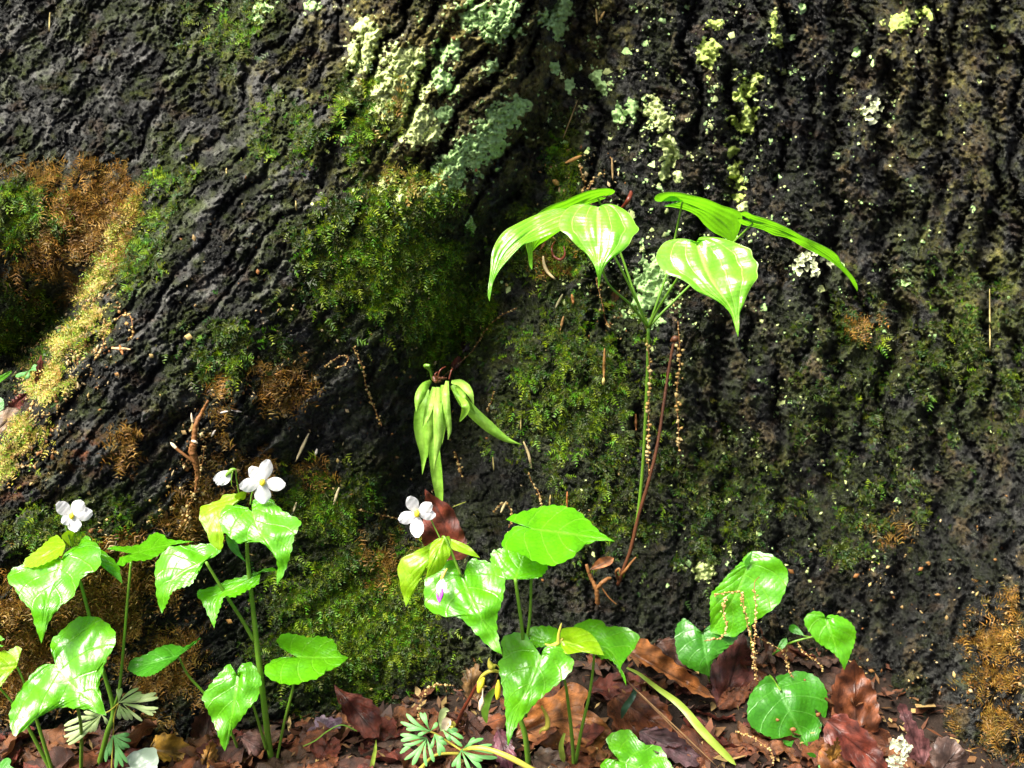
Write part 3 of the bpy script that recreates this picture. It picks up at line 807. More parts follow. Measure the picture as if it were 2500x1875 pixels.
def strap(name, parent, pts, mat, n=26, cols=7, channel=0.25, col=None, pointed=0.75):
    """A ribbon through (px, py, y, half width px)."""
    s = spline(np.asarray(pts, float) * np.array([1, 1, 2500, 1]), n)
    tg = np.gradient(s[:, :2], axis=0); tg /= np.linalg.norm(tg, axis=1)[:, None] + 1e-9
    nr = np.stack([tg[:, 1], -tg[:, 0]], 1)
    t = np.linspace(0, 1, n)
    hw = s[:, 3] * np.sqrt(np.clip((1 - t) / (1 - pointed), 0, 1)) ** 0.9
    hw = np.maximum(hw, 0.4)
    sv = np.linspace(-1, 1, cols)
    px = s[:, None, 0] + nr[:, None, 0] * hw[:, None] * sv; py = s[:, None, 1] + nr[:, None, 1] * hw[:, None] * sv
    y = s[:, None, 2] / 2500 - channel * MPX * hw[:, None] * (sv ** 2)[None, :] + 0.0008 * fbm(px / 25, py / 25, int(pts[0][0]), 2)
    uv = np.stack([np.broadcast_to(sv * .5 + .5, px.shape), np.broadcast_to(t[:, None], px.shape)], -1).reshape(-1, 2)
    c = None if col is None else np.broadcast_to(np.asarray(col, float), (px.size, 3))
    return build(name, W(px, py, y).reshape(-1, 3), grid_faces(n, cols), mat, parent, uv=uv, col=c)

def petal(parent, c, tip, w, yc, yt, mat=M_WHITE):
    c = np.array(c, float); tip = np.array(tip, float)
    n, m = 12, 7
    t = np.linspace(0, 1, n); sv = np.linspace(-1, 1, m)
    d = tip - c; ln = np.linalg.norm(d); d /= ln; nr = np.array([d[1], -d[0]])
    hw = w * np.clip(np.sin(math.pi * np.clip(t, 0, 1) ** 1.35), 0, 1) ** 0.62
    hw = np.maximum(hw, w * 0.12 * (1 - t)); hw[-1] = w * 0.3
    px = c[0] + d[0] * ln * t[:, None] + nr[0] * hw[:, None] * sv; py = c[1] + d[1] * ln * t[:, None] + nr[1] * hw[:, None] * sv
    y = yc + (yt - yc) * t[:, None] ** 1.4 + 0.16 * MPX * hw[:, None] * (sv ** 2)[None, :] + 0.0005 * np.sin(px * 0.4 + py * 0.3) * t[:, None]
    return build('petal', W(px, py, y).reshape(-1, 3), grid_faces(n, m), mat, parent)

def blob_arrays(c, r, seg=6, rings=4, jit=0.25, stretch=(1, 1, 1)):
    th = np.linspace(0, math.pi, rings + 2)[1:-1]; ph = np.linspace(0, 2 * math.pi, seg, endpoint=False)
    v = [np.array([0, 0, 1.0])]
    for a in th:
        for b in ph: v.append(np.array([math.sin(a) * math.cos(b), math.sin(a) * math.sin(b), math.cos(a)]) * (1 + RNG.uniform(-jit, jit)))
    v.append(np.array([0, 0, -1.0]))
    v = np.array(v) * r * np.asarray(stretch) + np.asarray(c)
    t = []; q = []
    for i in range(seg):
        j = (i + 1) % seg
        t.append((0, 1 + i, 1 + j)); e = 1 + (rings - 1) * seg
        t.append((len(v) - 1, e + j, e + i))
        for k in range(rings - 1):
            a = 1 + k * seg
            q.append((a + i, a + seg + i, a + seg + j, a + j))
    return v, np.array(q), np.array(t)

def flower(parent, c, tips, w, y, cen=9, centre=None):
    w = [q * 1.15 for q in w]; tips = [(c[0] + (a - c[0]) * 1.08, c[1] + (b - c[1]) * 1.08) for a, b in tips]
    fl = bpy.data.objects.new('flower', None); COL.objects.link(fl); fl.parent = parent
    fl.location = Vector(W(c[0], c[1], y)) - Vector(parent_loc(parent))
    for i, tp in enumerate(tips):
        ww = w[i] if isinstance(w, (list, tuple)) else w
        petal(fl, c, tp, ww, y + 0.001 * (i % 2), y - 0.004 + 0.003 * (i % 3))
    cc = centre or c
    v, q, t = blob_arrays(W(cc[0], cc[1], y - 0.001), cen * MPX, 8, 5, 0.12, (0.85, .6, 1.1))
    build('flower_centre', v, [q, t], M_YELLOW, fl)
    return fl

def ground_hit(px, py):
    ys = np.linspace(-0.45, 0.25, 400)
    p = W(np.full(400, px), np.full(400, py), ys)
    d = p[:, 2] - ground_z(p[:, 0], p[:, 1])
    i = np.argmax(d < 0)
    return float(ys[i])

# ------------------------------------------------------------------ violet at the left
A = thing('violet_plant', W(240, 1890, -0.125), 'white flowered violet at the left edge with large glare-lit heart leaves', 'plant')
leaf('leaf', A, (150, 1366), (101, 1571), [(135, 1355), (96, 1359), (58, 1378), (29, 1389), (18, 1416), (36, 1437), (50, 1462), (75, 1490), (84, 1523)],
     [(159, 1350), (183, 1335), (217, 1322), (241, 1331), (246, 1353), (241, 1387), (200, 1411), (178, 1457), (150, 1478), (121, 1516)],
     -0.135, 0.95, 0.15, M_VIOLET, [(140, 1400), (115, 1470)], sag=0.35)
leaf('leaf', A, (160, 1330), (55, 1385), [(150, 1315), (132, 1308), (96, 1338), (62, 1365)], [(158, 1340), (150, 1355), (120, 1372), (85, 1385)], -0.122, 1.6, 0.2, M_YOUNG, teeth=8, tooth=3)
leaf('leaf', A, (190, 1335), (299, 1425), [(205, 1310), (217, 1311), (232, 1331), (250, 1344), (266, 1356), (287, 1377), (294, 1397)], [(205, 1350), (240, 1374), (266, 1380), (289, 1394)], -0.118, 1.2, -0.4, M_VIOLET, teeth=7, tooth=3, seed=3)
leaf('leaf', A, (172, 1333), (184, 1297), [(160, 1322), (150, 1310), (164, 1296)], [(178, 1335), (181, 1317)], -0.122, -0.8, 0.0, M_YOUNG, teeth=0, rows=20, half=4)
leaf('leaf', A, (321, 1352), (474, 1322), [(300, 1340), (277, 1333), (262, 1341), (285, 1335), (326, 1332), (350, 1324), (371, 1303), (395, 1303), (412, 1316), (449, 1320)],
     [(306, 1356), (292, 1363), (287, 1377), (299, 1382), (321, 1370), (357, 1368), (386, 1356), (417, 1333), (449, 1325)], -0.125, 2.3, -0.25, M_VIOLET, [(390, 1335)], sag=0.1, tooth=3.5)
leaf('leaf', A, (135, 1622), (260, 1747), [(123, 1571), (150, 1540), (188, 1508), (217, 1505), (239, 1507), (268, 1527), (282, 1547), (279, 1579), (262, 1605), (248, 1649), (242, 1668), (248, 1704)],
     [(106, 1622), (82, 1641), (63, 1665), (43, 1694), (24, 1735), (24, 1765), (34, 1796), (60, 1781), (84, 1757), (116, 1738), (145, 1727), (188, 1730), (217, 1733), (241, 1743)],
     -0.165, 0.85, 0.1, M_VIOLET, [(165, 1660), (215, 1705)], teeth=18, wave=0.006)
leaf('leaf', A, (40, 1628), (-70, 1640), [(42, 1615), (49, 1598), (51, 1581), (38, 1579), (21, 1588), (0, 1590), (-30, 1600)], [(28, 1638), (15, 1655), (0, 1676), (-30, 1680), (-55, 1660)], -0.15, 0.8, -0.2, M_YOUNG, teeth=12)
leaf('leaf', A, (-14, 1572), (-60, 1580), [(0, 1556), (12, 1562), (0, 1552), (-30, 1555)], [(8, 1575), (0, 1580), (-30, 1590)], -0.14, 0.6, 0, M_VIOLET, teeth=6, rows=30)
yA = ground_hit(240, 1872)
stalk('stem', A, [(170, 1345, -0.128, 3), (190, 1400, -0.128, 3.5), (217, 1500, -0.127, 4.2), (245, 1615, -0.126, 4.5), (276, 1728, -0.125, 5.5), (262, 1790, -0.128, 6.5), (236, 1890, yA, 7)], M_STEM)
stalk('petiole', A, [(320, 1372, -0.128, 3), (310, 1480, -0.126, 3.2), (300, 1600, -0.125, 3.5), (290, 1690, -0.125, 3.6), (276, 1728, -0.125, 4)], M_STEM)
stalk('petiole', A, [(188, 1720, -0.17, 3.5), (198, 1780, -0.155, 4), (198, 1890, -0.13, 4.5)], M_STEM)
stalk('petiole', A, [(42, 1628, -0.15, 2.6), (58, 1665, -0.15, 3), (90, 1760, -0.14, 4), (130, 1890, -0.13, 5)], M_STEM)
stalk('petiole', A, [(-12, 1668, -0.15, 2.6), (34, 1720, -0.145, 3), (68, 1775, -0.14, 4), (130, 1892, -0.128, 5)], M_STEM)
flower(A, (175, 1260), [(142, 1230), (200, 1226), (222, 1252), (153, 1276), (186, 1295)], [15, 16, 15, 11, 15], -0.14, 7)
stalk('pedicel', A, [(170, 1262, -0.136, 1.4), (161, 1276, -0.132, 1.4), (165, 1300, -0.13, 1.6), (176, 1335, -0.126, 1.6)], M_STEM, 5)

# ------------------------------------------------------------------ violet with a thick upright stem
yB = ground_hit(662, 1858)
B = thing('violet_plant', W(663, 1868, yB), 'white flowered violet with thick upright green stem, open flower and nodding bud', 'plant')
leaf('leaf', B, (615, 1249), (676, 1428), [(617, 1222), (640, 1216), (660, 1217), (684, 1241), (709, 1257), (734, 1271), (730, 1288), (718, 1312), (713, 1339), (706, 1365), (692, 1404)],
     [(600, 1238), (575, 1233), (548, 1237), (536, 1264), (539, 1288), (549, 1302), (569, 1317), (581, 1326), (602, 1324), (629, 1321), (648, 1330), (672, 1360), (677, 1384), (675, 1411)],
     -0.15, 1.0, 0.05, M_VIOLET, [(630, 1290), (665, 1345), (684, 1390)], sag=0.5)
leaf('leaf', B, (592, 1215), (536, 1344), [(578, 1206), (549, 1208), (530, 1223), (492, 1237), (487, 1257), (489, 1274), (501, 1293), (508, 1312), (518, 1331)],
     [(583, 1225), (560, 1240), (548, 1260), (545, 1280), (546, 1310), (543, 1336)], -0.138, 0.7, 0.3, M_YOUNG, [(540, 1260)], teeth=8, tooth=3)
leaf('leaf', B, (585, 1222), (604, 1198), [(572, 1214), (580, 1204), (592, 1200)], [(597, 1218), (601, 1207)], -0.139, -0.6, 0, M_YOUNG, teeth=0, rows=20, half=4)
leaf('leaf', B, (552, 1300), (600, 1372), [(575, 1318), (585, 1345)], [(552, 1320), (566, 1346)], -0.136, 0.3, 0.3, M_VIOLET_DARK, teeth=0, rows=24, half=4)
leaf('leaf', B, (501, 1368), (395, 1498), [(525, 1358), (541, 1341), (542, 1326), (496, 1328), (470, 1331), (440, 1333), (412, 1336), (391, 1358), (379, 1382), (379, 1413), (383, 1462)],
     [(490, 1385), (480, 1405), (467, 1427), (443, 1435), (420, 1446), (409, 1471)], -0.14, 0.9, 0.2, M_VIOLET, [(440, 1400), (405, 1440)])
leaf('leaf', B, (636, 1398), (523, 1534), [(656, 1392), (680, 1392), (656, 1386), (629, 1396), (588, 1409), (557, 1416), (516, 1433), (480, 1445), (496, 1476), (511, 1509)],
     [(634, 1413), (631, 1425), (607, 1440), (571, 1458), (549, 1456), (540, 1478), (529, 1508)], -0.125, 1.5, 0.25, M_VIOLET, [(580, 1430), (520, 1465)], sag=0.5)
leaf('leaf', B, (438, 1600), (311, 1634), [(453, 1590), (490, 1557), (451, 1578), (417, 1573), (386, 1581), (350, 1600), (321, 1611)],
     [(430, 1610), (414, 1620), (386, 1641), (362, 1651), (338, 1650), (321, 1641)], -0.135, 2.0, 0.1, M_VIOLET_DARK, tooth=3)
leaf('leaf', B, (580, 1651), (549, 1834), [(569, 1632), (558, 1620), (545, 1634), (525, 1656), (508, 1678), (493, 1702), (499, 1718), (508, 1738), (518, 1759), (530, 1788), (540, 1818)],
     [(581, 1634), (593, 1620), (612, 1617), (624, 1629), (639, 1663), (633, 1682), (632, 1699), (622, 1714), (607, 1730), (593, 1750), (578, 1769), (566, 1788), (557, 1815)],
     -0.135, 0.6, 0.1, M_VIOLET, [(570, 1730)], tooth=3.5)
leaf('leaf', B, (722, 1603), (851, 1605), [(711, 1588), (689, 1583), (676, 1567), (684, 1552), (701, 1546), (738, 1552), (757, 1557), (778, 1553), (807, 1559), (819, 1571), (829, 1594)],
     [(699, 1604), (672, 1608), (646, 1629), (651, 1651), (670, 1663), (694, 1670), (723, 1671), (747, 1663), (776, 1656), (795, 1641), (815, 1632), (834, 1621)],
     -0.12, 1.5, 0.0, M_VIOLET, [(780, 1606)], sag=0.0)
stalk('stem', B, [(604, 1240, -0.142, 3.5), (603, 1328, -0.135, 4.2), (607, 1390, -0.13, 4.8), (618, 1490, -0.125, 5.5), (626, 1565, -0.122, 6.6), (640, 1680, -0.118, 7.2), (652, 1780, -0.114, 7.6), (664, 1870, yB, 7.6)], M_STEM, 10)
stalk('petiole', B, [(503, 1372, -0.142, 3.2), (550, 1450, -0.135, 3.8), (590, 1512, -0.128, 4.4), (622, 1567, -0.122, 5)], M_STEM)
stalk('petiole', B, [(436, 1604, -0.137, 2.4), (460, 1650, -0.132, 3.0), (500, 1695, -0.128, 3.4), (560, 1780, -0.12, 3.4), (588, 1850, ground_hit(588, 1850), 3.4)], M_STEM)
stalk('petiole', B, [(612, 1705, -0.13, 2.6), (630, 1760, -0.122, 3.4), (650, 1830, -0.112, 3.6)], M_STEM)
stalk('petiole', B, [(720, 1640, -0.13, 2.6), (713, 1690, -0.128, 3.4), (695, 1760, -0.12, 3.6), (675, 1862, ground_hit(675, 1862), 3.6)], M_STEM)
flower(B, (640, 1178), [(654, 1126), (692, 1184), (642, 1226), (589, 1188), (613, 1143)], [15, 15, 18, 15, 14], -0.152, 8)
stalk('pedicel', B, [(636, 1180, -0.147, 1.6), (617, 1200, -0.144, 1.6), (611, 1232, -0.142, 1.8)], M_STEM, 5)
bud = bpy.data.objects.new('flower_bud', None); COL.objects.link(bud); bud.parent = B
bud.location = Vector(W(570, 1148, -0.142)) - Vector(parent_loc(B))
for tp, ww in (((521, 1172), 11), ((528, 1182), 12), ((538, 1184), 11)):
    petal(bud, (568, 1149), tp, ww, -0.142, -0.146 - 0.0002 * ww)
stalk('sepal', bud, [(575, 1145, -0.143, 2), (566, 1148, -0.143, 5), (555, 1158, -0.144, 4), (550, 1166, -0.144, 1)], M_STEM, 7)
stalk('pedicel', bud, [(570, 1146, -0.143, 1.8), (576, 1146, -0.143, 1.8), (577, 1165, -0.141, 1.6), (584, 1210, -0.14, 1.6)], M_STEM, 5)
stalk('sepal', bud, [(568, 1150, -0.144, 1.6), (565, 1170, -0.145, 1.5), (566, 1188, -0.145, .6)], M_STEM, 5)

# ------------------------------------------------------------------ violet in the middle
yC = ground_hit(1290, 1872)
Cp = thing('violet_plant', W(1290, 1885, yC), 'violet below the hanging fern with overlapping glossy leaves and one white flower', 'plant')
leaf('leaf', Cp, (1130, 1412), (1226, 1598), [(1118, 1385), (1100, 1366), (1080, 1380), (1050, 1398), (1037, 1420), (1036, 1464), (1043, 1486), (1062, 1498), (1091, 1506), (1110, 1503), (1139, 1522), (1161, 1547), (1200, 1584)],
     [(1138, 1385), (1150, 1364), (1171, 1367), (1197, 1373), (1221, 1390), (1233, 1418), (1231, 1445), (1224, 1476), (1214, 1505), (1214, 1537), (1220, 1573)],
     -0.16, 0.85, 0.05, M_VIOLET, [(1155, 1470), (1195, 1545)], wave=0.006)
leaf('leaf', Cp, (1086, 1312), (1040, 1412), [(1098, 1311), (1099, 1353), (1091, 1368), (1077, 1392)], [(1066, 1316), (1051, 1332), (1047, 1368)], -0.158, 0.6, 0, M_YOUNG, teeth=0, fold=0.4)
leaf('leaf', Cp, (1080, 1316), (991, 1482), [(1050, 1327), (1019, 1344), (985, 1361), (971, 1382), (973, 1406), (978, 1435)], [(1062, 1329), (1036, 1346), (1019, 1370), (1004, 1392), (995, 1423), (992, 1452)], -0.152, 0.5, 0.4, M_YOUNG, teeth=6, tooth=2, seed=11)
leaf('leaf', Cp, (1090, 1312), (1172, 1362), [(1115, 1320), (1142, 1332), (1158, 1346)], [(1103, 1339), (1118, 1346), (1151, 1357)], -0.15, 1.0, 0.0, M_YOUNG, teeth=0, rows=26, half=5)
leaf('leaf', Cp, (1298, 1291), (1501, 1322), [(1292, 1281), (1268, 1276), (1236, 1267), (1258, 1255), (1296, 1243), (1325, 1236), (1349, 1233), (1374, 1235), (1400, 1241), (1417, 1252), (1441, 1274), (1465, 1298)],
     [(1280, 1286), (1265, 1283), (1248, 1291), (1231, 1310), (1225, 1329), (1236, 1341), (1272, 1353), (1300, 1368), (1335, 1380), (1357, 1380), (1374, 1373), (1398, 1361), (1417, 1341), (1434, 1329), (1465, 1320)],
     -0.125, 1.5, 0.0, M_VIOLET, [(1400, 1305)], sag=0.0)
leaf('leaf', Cp, (1258, 1414), (1285, 1330), [(1245, 1415), (1222, 1410), (1200, 1380), (1200, 1348), (1220, 1340), (1250, 1330)], [(1275, 1414), (1300, 1412), (1320, 1409), (1336, 1390), (1335, 1372), (1310, 1350)], -0.142, 1.2, 0, M_VIOLET)
leaf('leaf', Cp, (1320, 1600), (1240, 1822), [(1306, 1579), (1294, 1565), (1282, 1547), (1255, 1545), (1229, 1555), (1223, 1571), (1229, 1600), (1217, 1618), (1222, 1656), (1229, 1692), (1234, 1740), (1236, 1784)],
     [(1330, 1581), (1349, 1576), (1369, 1581), (1388, 1596), (1400, 1612), (1398, 1632), (1383, 1651), (1364, 1668), (1335, 1692), (1308, 1716), (1289, 1738), (1267, 1764), (1253, 1788), (1244, 1812)],
     -0.15, 0.75, 0.05, M_VIOLET, [(1290, 1680), (1255, 1750)])
leaf('leaf', Cp, (1340, 1575), (1300, 1530), [(1310, 1580), (1294, 1560), (1290, 1540)], [(1370, 1578), (1372, 1550), (1354, 1532), (1330, 1528)], -0.128, 1.4, 0, M_VIOLET, teeth=8, rows=30)
leaf('leaf', Cp, (1440, 1580), (1529, 1675), [(1400, 1590), (1380, 1560), (1400, 1530), (1422, 1517), (1451, 1511), (1472, 1518), (1484, 1530), (1511, 1529), (1542, 1538), (1562, 1556), (1552, 1576), (1538, 1598), (1516, 1608), (1506, 1612), (1518, 1634), (1527, 1655)],
     [(1429, 1591), (1456, 1598), (1468, 1610), (1482, 1608), (1500, 1620), (1514, 1642)], -0.122, 1.3, -0.2, M_VIOLET, [(1490, 1590)], teeth=14, tooth=3)
leaf('leaf', Cp, (1368, 1562), (1475, 1600), [(1370, 1545), (1375, 1534), (1410, 1532), (1440, 1545), (1460, 1568)], [(1372, 1585), (1385, 1597), (1420, 1592), (1450, 1597)], -0.140, 1.4, 0, M_YOUNG, teeth=0, fold=0.2)
stalk('bud', Cp, [(1363, 1572, -0.141, 4.5), (1364, 1550, -0.142, 3.6), (1368, 1532, -0.143, 2.6), (1371, 1521, -0.143, .5)], M_YSTEM, 6)
stalk('young_shoot', Cp, [(1330, 1572, -0.143, 1.2), (1346, 1577, -0.143, 5.0), (1362, 1570, -0.141, 5.0), (1374, 1558, -0.14, 3)], M_YSTEM, 7)
stalk('stem', Cp, [(1125, 1405, -0.16, 3), (1090, 1320, -0.158, 3), (1080, 1310, -0.155, 2.5)], M_STEM)
stalk('stem', Cp, [(1130, 1412, -0.158, 3), (1190, 1560, -0.148, 4.2), (1232, 1600, -0.14, 4.6), (1266, 1740, -0.13, 6.0), (1283, 1800, -0.126, 6.8), (1292, 1890, yC, 7)], M_STEM, 9)
stalk('petiole', Cp, [(1258, 1412, -0.143, 4), (1266, 1470, -0.14, 4.0), (1275, 1540, -0.136, 4.2), (1277, 1600, -0.132, 4.2), (1280, 1740, -0.128, 4)], M_STEM)
stalk('petiole', Cp, [(1300, 1300, -0.126, 3), (1297, 1412, -0.122, 3.3), (1294, 1500, -0.12, 3.6), (1284, 1600, -0.12, 4), (1284, 1750, -0.124, 4)], M_STEM)
stalk('petiole', Cp, [(1345, 1640, -0.158, 2.8), (1376, 1655, -0.15, 3), (1390, 1740, -0.138, 4), (1398, 1820, -0.126, 4.6), (1402, 1890, ground_hit(1402, 1875), 5)], M_STEM)
stalk('petiole', Cp, [(1448, 1585, -0.124, 2.8), (1450, 1610, -0.124, 3), (1440, 1690, -0.122, 3.6), (1420, 1780, -0.12, 4), (1402, 1880, ground_hit(1402, 1872), 5)], M_STEM)
flower(Cp, (1018, 1254), [(1000, 1215), (1052, 1232), (1060, 1258), (1018, 1308), (977, 1270)], [14, 13, 12, 15, 14], -0.158, 8)
stalk('pedicel', Cp, [(1022, 1254, -0.153, 1.6), (1048, 1264, -0.15, 1.6), (1060, 1285, -0.15, 1.6), (1075, 1316, -0.152, 1.8)], M_STEM, 5)
sp = bpy.data.objects.new('spent_flower', None); COL.objects.link(sp); sp.parent = Cp
sp.location = Vector(W(1080, 1410, -0.172)) - Vector(parent_loc(Cp))
stalk('sepal', sp, [(1092, 1388, -0.170, 1.5), (1084, 1400, -0.172, 4), (1079, 1412, -0.174, 4), (1077, 1420, -0.175, 2)], M_YSTEM, 6)
petal(sp, (1079, 1412), (1072, 1448), 10, -0.175, -0.185); petal(sp, (1081, 1412), (1084, 1446), 8, -0.175, -0.183)
stalk('purple_petal', sp, [(1080, 1436, -0.188, 2), (1078, 1452, -0.190, 4.5), (1073, 1472, -0.193, 1)], M_PURPLE, 6)
stalk('purple_petal', sp, [(1066, 1448, -0.190, 1), (1069, 1460, -0.191, 2.6), (1072, 1470, -0.193, 1)], M_PURPLE, 6)

# ------------------------------------------------------------------ violets on the leaf litter
R1 = thing('violet_leaf', W(1800, 1600, ground_hit(1800, 1600)), 'upper rounded violet leaf propped against the bark, draped with catkins', 'leaf', 'loose violet leaves in the litter')
leaf('blade', R1, (1825, 1383), (1735, 1545), [(1812, 1366), (1836, 1346), (1856, 1348), (1888, 1356), (1912, 1376), (1924, 1400), (1921, 1428), (1908, 1463), (1891, 1484), (1863, 1504), (1836, 1522), (1815, 1539), (1790, 1555)],
     [(1816, 1374), (1808, 1373), (1780, 1400), (1749, 1435), (1735, 1452), (1733, 1490)], -0.055, 0.45, 0.15, M_VIOLET, [(1790, 1460)], tooth=3.2)
leaf('folded_lobe', R1, (1822, 1388), (1838, 1344), [(1817, 1372), (1826, 1358)], [(1829, 1380), (1834, 1362)], -0.058, 0.2, 0.5, M_VIOLET_DARK, teeth=0, rows=18, half=4)
R2 = thing('violet_leaf', W(1720, 1640, ground_hit(1720, 1640)), 'drooping dark violet leaf below the catkin-draped one', 'leaf', 'loose violet leaves in the litter')
leaf('blade', R2, (1715, 1545), (1733, 1652), [(1700, 1539), (1676, 1511), (1662, 1515), (1649, 1536), (1649, 1577), (1659, 1612), (1680, 1629), (1706, 1641)],
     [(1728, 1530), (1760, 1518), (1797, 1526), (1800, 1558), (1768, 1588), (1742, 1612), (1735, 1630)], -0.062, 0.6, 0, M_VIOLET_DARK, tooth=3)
stalk('petiole', R2, [(1716, 1546, -0.062, 2.5), (1712, 1600, -0.045, 2.8), (1740, 1680, -0.03, 3)], M_STEM)
stalk('petiole', R1, [(1824, 1385, -0.053, 2.5), (1830, 1460, -0.03, 2.8), (1835, 1590, -0.02, 3)], M_STEM)
yR = ground_hit(1880, 1605)
R3 = thing('violet_seedling', W(1877, 1605, yR), 'small violet seedling with one toothed leaf at the foot of the bark', 'plant')
leaf('leaf', R3, (2016, 1511), (2061, 1636), [(2009, 1497), (1988, 1492), (1967, 1504), (1964, 1522), (1978, 1546), (1998, 1570), (2026, 1588), (2047, 1608)],
     [(2023, 1501), (2050, 1504), (2075, 1518), (2089, 1539), (2087, 1567), (2078, 1594), (2068, 1619)], -0.075, 0.6, 0.0, M_VIOLET, tooth=3)
leaf('leaf', R3, (1964, 1552), (1927, 1528), [(1948, 1549), (1934, 1545), (1926, 1537)], [(1956, 1540), (1945, 1528), (1935, 1524)], -0.062, 0.6, 0, M_VIOLET_DARK, teeth=0, rows=20, half=4)
leaf('leaf', R3, (1920, 1556), (1894, 1593), [(1908, 1562), (1899, 1578)], [(1922, 1570), (1910, 1585)], -0.06, 0.6, 0, M_VIOLET_DARK, teeth=0, rows=20, half=4)
stalk('petiole', R3, [(2014, 1512, -0.07, 2), (1995, 1549, -0.065, 2.4), (1960, 1560, -0.06, 2.6), (1925, 1572, -0.055, 2.8), (1877, 1605, yR, 3)], M_STEM)
stalk('petiole', R3, [(1962, 1552, -0.062, 1.6), (1985, 1558, -0.06, 1.8), (1998, 1572, -0.05, 1.8)], M_STEM, 5)
R4 = thing('violet_leaf', W(1900, 1840, ground_hit(1900, 1840)), 'large round violet leaf lying on the litter with brown specks on it', 'leaf', 'loose violet leaves in the litter')
leaf('blade', R4, (1905, 1685), (1985, 1846), [(1895, 1672), (1877, 1650), (1856, 1664), (1839, 1685), (1827, 1709), (1825, 1754), (1839, 1778), (1867, 1795), (1895, 1809), (1929, 1823), (1960, 1838)],
     [(1905, 1668), (1893, 1652), (1915, 1646), (1946, 1638), (1974, 1643), (1995, 1653), (2012, 1674), (2021, 1702), (2019, 1737), (2009, 1768), (1998, 1802), (1991, 1830)],
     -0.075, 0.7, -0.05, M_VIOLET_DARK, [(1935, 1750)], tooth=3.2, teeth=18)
leaf('tip', R4, (1968, 1838), (1990, 1858), [(1975, 1842), (1982, 1850)], [(1985, 1838), (1992, 1845)], -0.13, 0.2, 0, M_VIOLET_DARK, teeth=0, rows=14, half=3)
for i, (bx, by, br) in enumerate(((1898, 1758, 5), (1937, 1781, 7), (1998, 1745, 6), (1965, 1660, 3))):
    v, q, t = blob_arrays(W(bx, by, -0.082 - MPX * 0.7 * (by - 1685) * 0.85), br * MPX, 6, 3, .3, (1.2, .6, .9))
    o = build('bud_scale', v, [q, t], M_TWIG); tag(o, ('small tan bud scale on the middle of the round violet leaf', 'larger dark bud scale below the middle of the round violet leaf', 'curled brown bud scale at the side edge of the round violet leaf', 'tiny pale bud scale near the top edge of the round violet leaf')[i], 'bud scale', 'bud scales on the round violet leaf')
stalk('petiole', R4, [(1906, 1686, -0.078, 2.6), (1893, 1668, -0.066, 2.8), (1880, 1650, -0.05, 2.8), (1872, 1660, -0.04, 2.6)], M_STEM)
R5 = thing('violet_leaf', W(1560, 1900, ground_hit(1560, 1875)), 'violet leaf cut off by the bottom edge beside the middle violet', 'leaf', 'loose violet leaves in the litter')
leaf('blade', R5, (1511, 1856), (1665, 1915), [(1499, 1839), (1487, 1825), (1480, 1805), (1492, 1791), (1523, 1781), (1542, 1785), (1557, 1803), (1576, 1817), (1605, 1820), (1619, 1832), (1632, 1856), (1650, 1885)],
     [(1499, 1855), (1480, 1853), (1466, 1872), (1480, 1905), (1540, 1930), (1610, 1930)], -0.13, 0.8, 0.0, M_VIOLET, tooth=3)
stalk('petiole', R5, [(1512, 1858, -0.13, 2.6), (1516, 1900, -0.12, 3), (1520, 1930, -0.13, 3)], M_STEM)

# ------------------------------------------------------------------ wild yam with a whorl of leaves
yY = float(TD(1512, 1420, 0.006))
Y = thing('wild_yam_plant', W(1512, 1422, yY), 'tall wild yam vine with a whorl of pleated bright leaves on one thin stem', 'plant')
yj = -0.030
yam = dict(mat=M_YAM, teeth=0, veins='yam', quilt=0.0010, t0=0.16, wave=0.005, half=16, rows=64)
leaf('leaf', Y, (1461, 505), (1461, 704), [(1448, 502), (1435, 499), (1413, 498), (1391, 505), (1374, 522), (1365, 540), (1368, 562), (1384, 573), (1398, 589), (1415, 606), (1430, 618), (1444, 637), (1454, 657), (1459, 680)],
     [(1473, 499), (1492, 498), (1512, 505), (1531, 517), (1545, 534), (1552, 548), (1560, 558), (1556, 567), (1545, 577), (1536, 596), (1519, 613), (1495, 630), (1478, 649), (1468, 671), (1465, 690)], -0.085, 0.95, 0.1, sag=0.45, **yam)
leaf('leaf', Y, (1405, 512), (1195, 736), [(1374, 508), (1343, 512), (1314, 522), (1280, 537), (1251, 552), (1237, 560), (1220, 577), (1205, 604), (1199, 630), (1197, 661), (1192, 702), (1191, 722)],
     [(1390, 545), (1367, 562), (1343, 572), (1307, 587), (1278, 597), (1258, 616), (1239, 637), (1222, 657), (1210, 676), (1202, 695), (1197, 715)], -0.055, 1.15, 0.05, mid=[(1330, 545), (1250, 600), (1212, 660)], sag=0.4, **yam)
leaf('leaf', Y, (1462, 480), (1299, 659), [(1490, 476), (1502, 467), (1487, 460), (1463, 460), (1434, 466), (1403, 478), (1379, 489), (1355, 497), (1325, 512), (1290, 545), (1283, 590), (1289, 623), (1292, 647)],
     [(1480, 483), (1459, 491), (1434, 502), (1400, 540), (1355, 572), (1333, 587), (1314, 599), (1299, 616), (1295, 635)], -0.035, -1.7, 0.1, mid=[(1380, 520), (1310, 570)], sag=0.6, **yam)
leaf('leaf', Y, (1666, 490), (1789, 592), [(1640, 478), (1610, 492), (1597, 487), (1604, 475), (1626, 469), (1658, 470), (1691, 477), (1726, 486), (1762, 501), (1794, 511), (1811, 522), (1810, 544), (1801, 572)],
     [(1650, 496), (1620, 503), (1645, 506), (1677, 514), (1702, 528), (1718, 547), (1740, 566), (1767, 580)], -0.03, -1.7, -0.1, mid=[(1740, 525), (1780, 560)], **yam)
